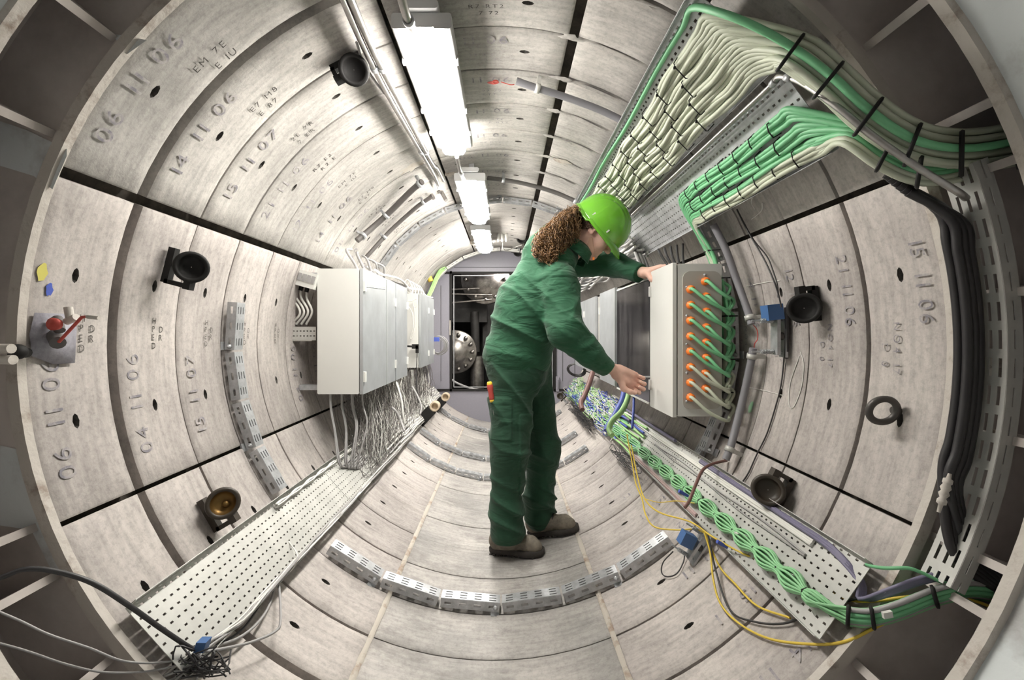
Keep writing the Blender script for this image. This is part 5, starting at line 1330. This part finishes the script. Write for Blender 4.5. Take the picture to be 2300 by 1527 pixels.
# --- jacket
NS, NE, NW = at(1252, 632, 1.935), at(1272, 745, 1.86), at(1362, 826, 1.905)
FS, FE, FW = at(1302, 592, 2.26), at(1375, 592, 2.20), at(1436, 612, 2.05)
hipc, waist, chest, upper = at(1160, 800, 2.10), at(1168, 745, 2.10), at(1203, 655, 2.10), at(1240, 590, 2.10)
def jacket(P):
    t = [ell(P, hipc + Vector((0, 0, -.01)), (.172, .178, .13)), seg(P, at(1163, 790, 2.05), at(1188, 690, 2.03), .155, .155), seg(P, at(1163, 790, 2.17), at(1188, 690, 2.18), .155, .155),
         seg(P, at(1188, 690, 2.04), at(1222, 600, 2.03), .155, .120), seg(P, at(1188, 690, 2.18), at(1228, 600, 2.19), .155, .120),
         seg(P, at(1250, 585, 2.02), at(1262, 575, 2.20), .088, .088), seg(P, at(1216, 556, 2.02), at(1222, 556, 2.20), .080, .080), seg(P, at(1240, 530, 2.05), at(1245, 530, 2.16), .068, .068), seg(P, at(1268, 650, 2.05), at(1225, 740, 2.07), .085, .085)]
    body = sunion(t, .05)
    arm = sunion([seg(P, NS, NE, .098, .080), seg(P, NE, at(1325, 795, 1.87), .080, .062), seg(P, at(1325, 795, 1.87), NW, .062, .049)], .03)
    far = sunion([seg(P, FS, FE, .080, .068), seg(P, FE, FW, .068, .052)], .03)
    neck = seg(P, at(1262, 565, 2.09), at(1284, 548, 2.09), .078, .070)
    d = smin(body, arm, .022); d = smin(d, far, .035); d = smin(d, neck, .035)
    f = .020 * wave(P, (.45, .2, 1), 50, .7, wa=1.5) * (blob(P, at(1170, 730, 1.95), .15) + .6 * blob(P, at(1120, 720, 2.1), .12))
    f += .022 * wave(P, (1, -.1, .75), 46, 1.9, wa=1.4) * blob(P, at(1195, 655, 1.93), .12)
    f += .014 * wave(P, (1, .2, -.35), 40, .3, wa=1.2) * blob(P, at(1195, 610, 1.95), .11)
    f += .020 * wave(P, (.75, .2, 1), 62, 2.4, wa=1.2) * blob(P, NE, .085)
    f += .012 * wave(P, (.9, .2, -.6), 44, 1.4, wa=1.2) * (blob(P, at(1320, 790, 1.86), .09) + blob(P, at(1265, 680, 1.86), .09))
    f += .012 * wave(P, (1, .2, .3), 60, .9) * blob(P, FE, .10)
    f += .005 * wave(P, (.3, .5, 1), 30, 1.0)
    d = d - f + .009
    # shoulder seam
    q = (P - np.array(NS)) @ np.array((.50, 0, -.86)) ; d = d + .004 * np.exp(-((q + .035) / .004) ** 2) * (P[:, 1] < 2.0) * (np.abs((P - np.array(NS)) @ np.array((.86, 0, .5))) < .12)
    # hem line slopes down to the front; cuffs cut square
    hemz = at(0, 800, 2.1).z - .55 * (P[:, 0] - at(1085, 0, 2.1).x) * 1.0
    d = np.where(P[:, 0] < at(1300, 0, 2.0).x, np.maximum(d, hemz - .01 - P[:, 2]), d)
    wd = (np.array(NW) - np.array(NE)); wd /= np.linalg.norm(wd); cut = (P - np.array(NW)) @ wd - .012
    near = np.linalg.norm(P - np.array(NW), axis=1) < .12
    d = np.where(near, np.maximum(d, cut), d)
    wf = (np.array(FW) - np.array(FE)); wf /= np.linalg.norm(wf); cut = (P - np.array(FW)) @ wf - .010
    near = np.linalg.norm(P - np.array(FW), axis=1) < .12
    return np.where(near, np.maximum(d, cut), d)
lo, hi = bounds([NS, NE, NW, FS, FE, FW, hipc, at(1095, 760, 2.1)], .19)
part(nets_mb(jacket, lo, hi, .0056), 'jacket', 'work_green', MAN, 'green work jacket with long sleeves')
# collar
mb = MB(); cc = at(1292, 556, 2.09); ud = Vector((.55, 0, .83)).normalized(); fd = Vector((.83, 0, -.55))
vs = []
for i in range(25):
    a = math.radians(-150 + 300 * i / 24)
    d_ = fd * -math.cos(a) + Vector((0, -1, 0)) * math.sin(a)
    e = .012 if 2 < i < 22 else .0
    vs += [cc + d_ * .070 - ud * .035, cc + d_ * .074 + ud * .022, cc + d_ * .092 + ud * .004, cc + d_ * (.104 + e) - ud * .045]
mb.add(vs, [(i * 4 + k, i * 4 + k + 1, i * 4 + k + 5, i * 4 + k + 4) for i in range(24) for k in range(3)], True)
solid(part(mb, 'collar', 'work_green', MAN), .004)
mb = MB(); mb.box(at(1333, 581, 2.02), (.008, .008, .012)); part(mb, 'badge', 'yellow_orange' if 'yellow_orange' in MATS else 'gland_orange', MAN, 'small orange badge at the chest')

# --- head
fw = Vector((.62, 0, -.784)).normalized(); up0 = Vector((.784, 0, .62)).normalized(); sd0 = Vector((0, -1, 0))
phi = math.radians(13)
sd = (sd0 * math.cos(phi) - up0 * math.sin(phi)).normalized(); uu = (up0 * math.cos(phi) + sd0 * math.sin(phi)).normalized()
HC = at(1341, 514, 2.075)
BH = np.array([tuple(fw), tuple(sd), tuple(uu)])      # world -> head frame rows
def HL(x, y, z): return HC + fw * x + sd * y + uu * z
def head(P):
    q = (P - np.array(HC)) @ BH.T
    E = lambda c, r: ell(q, c, r)
    d = sunion([E((-.01, 0, .035), (.098, .076, .095)), E((.035, 0, -.03), (.062, .060, .078)), E((.055, 0, -.075), (.042, .044, .040))], .03)
    d = smin(d, seg(q, (.078, .0, -.092), (.082, .0, -.094), .024, .024), .02)     # chin
    for s_ in (-1, 1):
        d = smin(d, seg(q, (.00, s_ * .056, -.06), (.060, s_ * .028, -.092), .018, .018), .025)   # jaw line
        d = smin(d, E((.062, s_ * .036, -.025), (.026, .022, .022)), .02)          # cheek
        d = np.maximum(d, -(E((.092, s_ * .031, .004), (.016, .017, .011))))        # eye socket
        d = smin(d, E((.078, s_ * .031, .004), (.013, .013, .011)), .004)           # eyeball
        d = smin(d, seg(q, (.090, s_ * .014, .024), (.080, s_ * .05, .020), .009, .007), .012)
    d = smin(d, seg(q, (.094, 0, .015), (.118, 0, -.026), .008, .012), .012)       # nose
    d = smin(d, seg(q, (.106, -.012, -.030), (.106, .012, -.030), .008, .008), .008)
    d = smin(d, seg(q, (.096, -.016, -.053), (.096, .016, -.053), .0075, .0075), .006)  # lips
    d = smin(d, seg(q, (.094, -.014, -.066), (.094, .014, -.066), .008, .008), .005)
    for s_ in (-1, 1):                                                            # ears
        e = ell(q, (-.012, s_ * .079, -.012), (.020, .009, .032)); e = np.maximum(e, -ell(q, (-.008, s_ * .090, -.008), (.011, .010, .019)))
        d = smin(d, e, .006)
        d = smin(d, ell(q, (.002, s_ * .079, -.034), (.009, .007, .011)), .005)
    nk_ = (np.array(at(1280, 562, 2.09)) - np.array(HC)) @ BH.T
    d = smin(d, seg(q, (-.028, 0, -.05), nk_, .056, .060), .03)
    return d
lo, hi = bounds([HL(.1, 0, -.1), HL(-.1, .08, .1), HL(.05, -.08, .1), at(1275, 572, 2.09)], .075)
part(nets_mb(head, lo, hi, .0028), 'head', 'skin', MAN)
# stubble beard along the jaw: thin shell of the same head
def beard(P):
    q = (P - np.array(HC)) @ BH.T
    m = sunion([seg(q, (.022, .064, -.056), (.055, .045, -.09), .012, .022), seg(q, (.022, -.064, -.056), (.055, -.045, -.09), .012, .022), seg(q, (.055, .045, -.09), (.082, 0, -.098), .022, .026), seg(q, (.055, -.045, -.09), (.082, 0, -.098), .022, .026)], .02)
    return np.maximum(head(P) - .0015, m)
part(nets_mb(beard, lo, hi, .0032), 'beard', 'beard', MAN, 'short light brown beard')
# hair: curls gathered behind the head and under the helmet edge
rnd = random.Random(2024)
root = HL(-.085, .01, -.005)
mb = MB()
ends = []
for i in range(1500):
    # target spread over the outline of the mass
    t = rnd.random(); s_ = rnd.random()
    a = (1296 - 12 * s_ + rnd.uniform(-8, 8), 470 + 40 * s_ + rnd.uniform(-8, 12))
    px = 1300 - 98 * t ** .85 + rnd.uniform(-5, 5); lo_ = 460 + 66 * t; hi_ = 528 + 62 * min(1, t * 1.7) - 34 * max(0, t - .62) * 2.2
    py = lo_ + (hi_ - lo_) * rnd.random() ** .8
    y_ = 2.045 - .10 * min(1, t * 2) + rnd.uniform(-.085, .06) * (1 - .25 * t)
    st = at(a[0], a[1], 2.05 + rnd.uniform(-.045, .055)); en = at(px, py, y_)
    mid = (st + en) / 2 + Vector((0, rnd.uniform(-.02, .02), .022))
    base = spline([st, mid, en, en + Vector((rnd.uniform(-.005, .006), 0, -.028))], 9)
    ph = rnd.uniform(0, 6); fr = rnd.uniform(.75, 1.15); rr_ = rnd.uniform(.0045, .0085); path = []
    for k, p in enumerate(base):
        w_ = min(1, k / 6); path.append(p + Vector((math.cos(ph + k * fr), math.sin(ph + k * fr), math.cos(ph * 2 + k * fr * .9))) * rr_ * w_)
    mb.tube(path, [.0013] * (len(path) - 3) + [.0011, .0009, .0004], 4, False)
# inner volume keeps the mass closed
part(mb, 'hair', 'hair_brown', MAN, 'long curly brown hair tied at the back')
def hairvol(P):
    pts_ = [(1298, 478, .05), (1272, 497, .060), (1248, 520, .060), (1235, 538, .047)]
    d = sunion([seg(P, at(*pts_[i][:2], 2.055 - .03 * i), at(*pts_[i + 1][:2], 2.025 - .03 * i), pts_[i][2] * .72, pts_[i + 1][2] * .72) for i in range(3)] + [seg(P, at(1240, 545, 1.96), at(1250, 562, 1.93), .034, .018)], .03)
    cap = np.maximum(head(P) - .009, -((P - np.array(HL(-.012, 0, -.01))) @ np.array(tuple((-fw * .85 + uu * .52).normalized()))))
    d = smin(d, cap, .02)
    return d - .008 * np.sin(P[:, 0] * 330 + 2 * np.sin(P[:, 2] * 200)) * np.sin(P[:, 1] * 300 + P[:, 2] * 60) * np.sin(P[:, 2] * 310)
lo2, hi2 = bounds([at(1225, 545, 1.93), at(1250, 575, 2.05), HL(-.1, .08, .06), HL(0, -.08, .06)], .07)
part(nets_mb(hairvol, lo2, hi2, .0035), 'hair_mass', 'hair_dark', MAN)

# --- hard hat
def dome(scale=1.0, brim=True):
    mb = MB(); nA, nR = 200, 60; vs = []
    for j in range(nR + 1):
        t = j / nR * PI / 2
        for i in range(nA):
            a = 2 * PI * i / nA; cx, sx = math.cos(a), math.sin(a)
            L = .142 if cx > 0 else .140; Wd = .116
            rx = math.sin(t) ** .86; z = .142 * math.cos(t) ** .80 if t < PI / 2 else 0
            x, y = L * cx * rx, Wd * sx * rx
            # three raised ribs running front to back
            rib_ = 0
            for c_, wd_, hh in ((0, .02, .003), (.043, .0045, .0042), (-.043, .0045, .0042), (.063, .0045, .0042), (-.063, .0045, .0042), (.081, .0045, .0036), (-.081, .0045, .0036)):
                rib_ += hh * math.exp(-((y - c_) / wd_) ** 2)
            rib_ *= max(0, min(1, (math.cos(t) - .22) * 4.0)) * max(0, min(1, (.125 - abs(x)) * 18))
            z *= 1 + rib_ * 7.5; y *= 1 + rib_ * 7.5
            z -= (.018 * (sx * sx) + (.012 if cx < -.3 else 0)) * (j / nR) ** 4
            vs.append(HL(-.006 + x * scale, y * scale, .014 + z * scale))
    base = len(vs) - nA
    fs = [(j * nA + i, j * nA + (i + 1) % nA, (j + 1) * nA + (i + 1) % nA, (j + 1) * nA + i) for j in range(nR) for i in range(nA)]
    mb.add(vs, fs, True)
    return mb
t_ = part(dome(), 'hard_hat', 'helmet_green', MAN, 'glossy green hard hat'); solid(t_, .003)
# rim lip and peak
mb = MB(); vs = []; n = 72
for i in range(n):
    a = 2 * PI * i / n; c_, s_ = math.cos(a), math.sin(a)
    pk = max(0, c_) ** 1.6 * .036
    z0 = .014 - (.018 * s_ * s_ + (.012 if c_ < -.3 else 0))
    x0, y0 = .142 * c_, .116 * s_
    for (gx, gz) in ((0, .008), (.006 + pk * .55, .0 - pk * .10), (.009 + pk, -.008 - pk * .36), (.006 + pk, -.013 - pk * .36), (0, -.004)):
        vs.append(HL(-.006 + x0 * (1 + gx / .14), y0 * (1 + min(gx, .012) / .14), z0 + gz))
mb.add(vs, [(i * 5 + k, ((i + 1) % n) * 5 + k, ((i + 1) % n) * 5 + k + 1, i * 5 + k + 1) for i in range(n) for k in range(4)], True)
part(mb, 'hat_brim', 'helmet_green', t_)
mb = MB(); vs = []
for i in range(25):
    a = math.radians(90 + 40 + 100 * i / 24 - 0); c_, s_ = math.cos(a), math.sin(a)
    vs += [HL(-.012 + .118 * c_, .088 * s_, .012), HL(-.010 + .112 * c_, .084 * s_, -.034)]
mb.add(vs, [(i * 2, i * 2 + 1, i * 2 + 3, i * 2 + 2) for i in range(24)], True)
solid(part(mb, 'headband', 'helmet_grey', t_, 'grey headband of the hard hat'), .004)
for (x, z) in ((-.055, .022), (.045, .022)):
    mb = MB(); p = HL(x, .1165 * math.sqrt(1 - (x / .142) ** 2) + .0005, z); mb.fbox(p, fw, sd, uu, (.006, .004, .016)); part(mb, 'vent_slot', 'helmet_grey', t_)

# --- hands
def hand(W, h, n_, t, chains, thumb, armfrom, ra=.030):
    W = Vector(W); G_ = lambda a, b, c: W + h * a + t * b + n_ * c
    S_ = []
    offs = [.031, .0105, -.010, -.029]; kl = [.088, .092, .088, .080]; rk = [.0100, .0102, .0098, .0088]
    pal = [(W + t * .012 * (1.5 - i) , G_(kl[i] - .004, offs[i], 0), .0175, .0125) for i in range(4)]
    for i in range(4):
        K = G_(kl[i], offs[i], .0); p = K; r = rk[i]
        for j, (dh, dn, dt, L) in enumerate(chains[i]):
            q = p + (h * dh + n_ * dn + t * dt).normalized() * L; S_.append(('f', p, q, r, r - .0009)); p = q; r -= .0009
    p = G_(.022, .026, .010); r = .0150
    for (dh, dn, dt, L) in thumb:
        q = p + (h * dh + n_ * dn + t * dt).normalized() * L; S_.append(('t', p, q, r, r - .0022)); p = q; r -= .0022
    def fn(P):
        d = sunion([seg(P, a, b, r0, r1) for a, b, r0, r1 in pal], .012)
        d = smin(d, seg(P, G_(.02, .018, .008), G_(.055, .020, .007), .017, .012), .012)   # ball of the thumb
        d = smin(d, seg(P, G_(.02, -.018, .006), G_(.06, -.022, .004), .014, .011), .012)
        d = smin(d, seg(P, armfrom, W, ra, .0235), .02)
        for kind, a, b, r0, r1 in S_:
            d = smin(d, seg(P, a, b, r0, r1), .0045 if kind == 'f' else .009)
        return d
    pts_ = [W, armfrom] + [x for s in S_ for x in s[1:3]]
    lo, hi = bounds(pts_, .036)
    return nets_mb(fn, lo, hi, .0021)
W1 = at(1388, 836, 1.925); h1 = (at(1438, 864, 1.94) - W1).normalized(); n1 = Vector((0, -1, 0)); n1 = (n1 - h1 * n1.dot(h1)).normalized(); t1 = n1.cross(h1)
if t1.z > 0: t1 = -t1
curl = [[(.92, .30, .06, .040), (-.45, 1, .02, .025), (-.95, .0, 0, .020)], [(.94, .28, .02, .045), (-.42, 1, 0, .027), (-.95, .0, 0, .021)],
        [(.92, .30, -.02, .042), (-.45, 1, 0, .025), (-.95, .0, 0, .020)], [(.90, .34, -.08, .034), (-.5, 1, 0, .020), (-.95, .0, 0, .016)]]
part(hand(W1, h1, n1, t1, curl, [(.60, .45, .62, .040), (.88, .42, -.02, .030), (.92, .18, -.28, .022)], NE + (NW - NE) * .75), 'right_hand', 'skin', MAN)
W2 = at(1449, 613, 2.02); h2 = Vector((.72, -.62, .19)).normalized(); n2 = Vector((.05, .0, -1)); n2 = (n2 - h2 * n2.dot(h2)).normalized(); t2 = n2.cross(h2)
if t2.y > 0: t2 = -t2
flat = [[(.92, .16, .10, .040), (.86, .45, .06, .026), (.8, .55, 0, .020)], [(.94, .12, .02, .044), (.88, .42, 0, .028), (.8, .5, 0, .021)],
        [(.94, .14, -.04, .040), (.88, .42, -.03, .026), (.8, .5, 0, .020)], [(.92, .18, -.10, .032), (.86, .45, -.05, .020), (.8, .5, 0, .017)]]
part(hand(W2, h2, n2, t2, flat, [(.45, .78, .35, .040), (.55, .85, -.05, .030), (.6, .8, -.1, .020)], FE + (FW - FE) * .7, .028), 'left_hand', 'skin', MAN)

# --- boots
def boot(heel, toe, label):
    heel, toe = Vector(heel), Vector(toe); X = (toe - heel).normalized(); L = (toe - heel).length
    rad = Vector((heel.x + toe.x, 0, heel.z + toe.z - 2)); Z = (-rad).normalized(); Z = (Z - X * Z.dot(X)).normalized(); Yv = Z.cross(X)
    Bm = np.array([tuple(X), tuple(Yv), tuple(Z)]); s = L / .28
    def up_(P):
        q = ((P - np.array(heel)) @ Bm.T) / s
        d = sunion([seg(q, (.240, -.006, .040), (.215, .010, .042), .030, .036), seg(q, (.20, 0, .046), (.10, 0, .066), .036, .044), seg(q, (.045, 0, .055), (.10, 0, .07), .042, .048), seg(q, (.056, 0, .07), (.062, 0, .17), .040, .040)], .03)
        d = d - .003 * wave(q, (1, .1, -.4), 90, 0) * np.exp(-((q[:, 0] - .15) / .04) ** 2)
        d = d + .002 * np.exp(-((np.abs(q[:, 0] - .195 - .2 * q[:, 2])) / .003) ** 2)
        d = np.maximum(d, .018 - q[:, 2])
        return np.maximum(d, q[:, 2] - .17) * s
    lo, hi = bounds([heel, toe, heel + Z * .18, toe + Z * .1], .06)
    b = part(nets_mb(up_, lo, hi, .0038), 'boot', 'boot_leather', MAN, label)
    out = []
    for i in range(40):
        a = 2 * PI * i / 40; c_, s_ = math.cos(a), math.sin(a)
        x = .138 + .140 * (abs(c_) ** .62) * (1 if c_ > 0 else -1); wd_ = (.050 if x > .14 else .043) - (.007 * math.exp(-((x - .11) / .04) ** 2)); out.append((x * s, wd_ * s * (abs(s_) ** .7) * (1 if s_ > 0 else -1)))
    mb = MB(); vs = []
    for z_, k in ((.003, .97), (.008, 1.0), (.024, 1.0), (.028, .95)):
        for (x, y) in out: vs.append(heel + X * (.14 * s + (x - .14 * s) * k) + Yv * y * k + Z * z_)
    mb.add(vs, [(j * 40 + i, j * 40 + (i + 1) % 40, (j + 1) * 40 + (i + 1) % 40, (j + 1) * 40 + i) for j in range(3) for i in range(40)], True)
    mb.add(vs[:40], [tuple(range(40))]); mb.add(vs[-40:], [tuple(range(40))])
    part(mb, 'sole', 'boot_sole', b)
    mb = MB()
    for i in range(13):
        x = .014 + i * .0195
        if .095 < x < .125: continue
        for sg in (-1, 1): mb.fbox(heel + X * x * s + Yv * sg * (.027 if .03 < x < .23 else .020) * s + Z * .0035, X, Yv, Z, (.012 * s, .034 * s, .005))
    part(mb, 'tread', 'boot_sole', b)
    mb = MB()
    for i in range(3):
        mb.tube([heel + X * (.125 + .02 * i) * s + Yv * -.030 * s + Z * (.105 - .012 * i), heel + X * (.130 + .02 * i) * s + Z * (.124 - .012 * i), heel + X * (.125 + .02 * i) * s + Yv * .030 * s + Z * (.105 - .012 * i)], .003, 6)
    part(mb, 'lace', 'black_cable', b)
def onfloor(x, y): return Vector((x, y, 1 - math.sqrt(1 - x * x) + .001))
boot(onfloor(-.030, 2.055), onfloor(.222, 1.975), 'near grey brown work boot')
boot(onfloor(.160, 2.19), onfloor(.400, 2.095), 'far grey brown work boot')

# screwdriver in the thigh pocket
p0, p1 = at(1099, 857, 1.945), at(1106, 905, 1.945); d_ = (p1 - p0).normalized()
t_ = thing('screwdriver', p0, 'red and yellow screwdriver sticking out of the trouser thigh pocket', 'screwdriver')
mb = MB(); mb.lathe(p0, d_, [(.012, .0125), (.02, .0145), (.035, .0135), (.05, .0115), (.066, .0125), (.078, .012), (.084, .009)], 14); part(mb, 'handle', 'red_paint', t_, 'red grip')
mat('bright_yellow', (.85, .55, .05), .4)
mb = MB(); mb.lathe(p0, d_, [(0, .001), (0, .008), (.004, .0115), (.012, .013), (.016, .012)], 14); mb.lathe(p0, d_, [(.080, .010), (.084, .0115), (.092, .011), (.094, .004)], 14); part(mb, 'end_cap', 'bright_yellow', t_, 'yellow end')
mb = MB(); mb.cyl(p0 + d_ * .09, p0 + d_ * .17, .003, 8); part(mb, 'shaft', 'pipe_steel', t_)
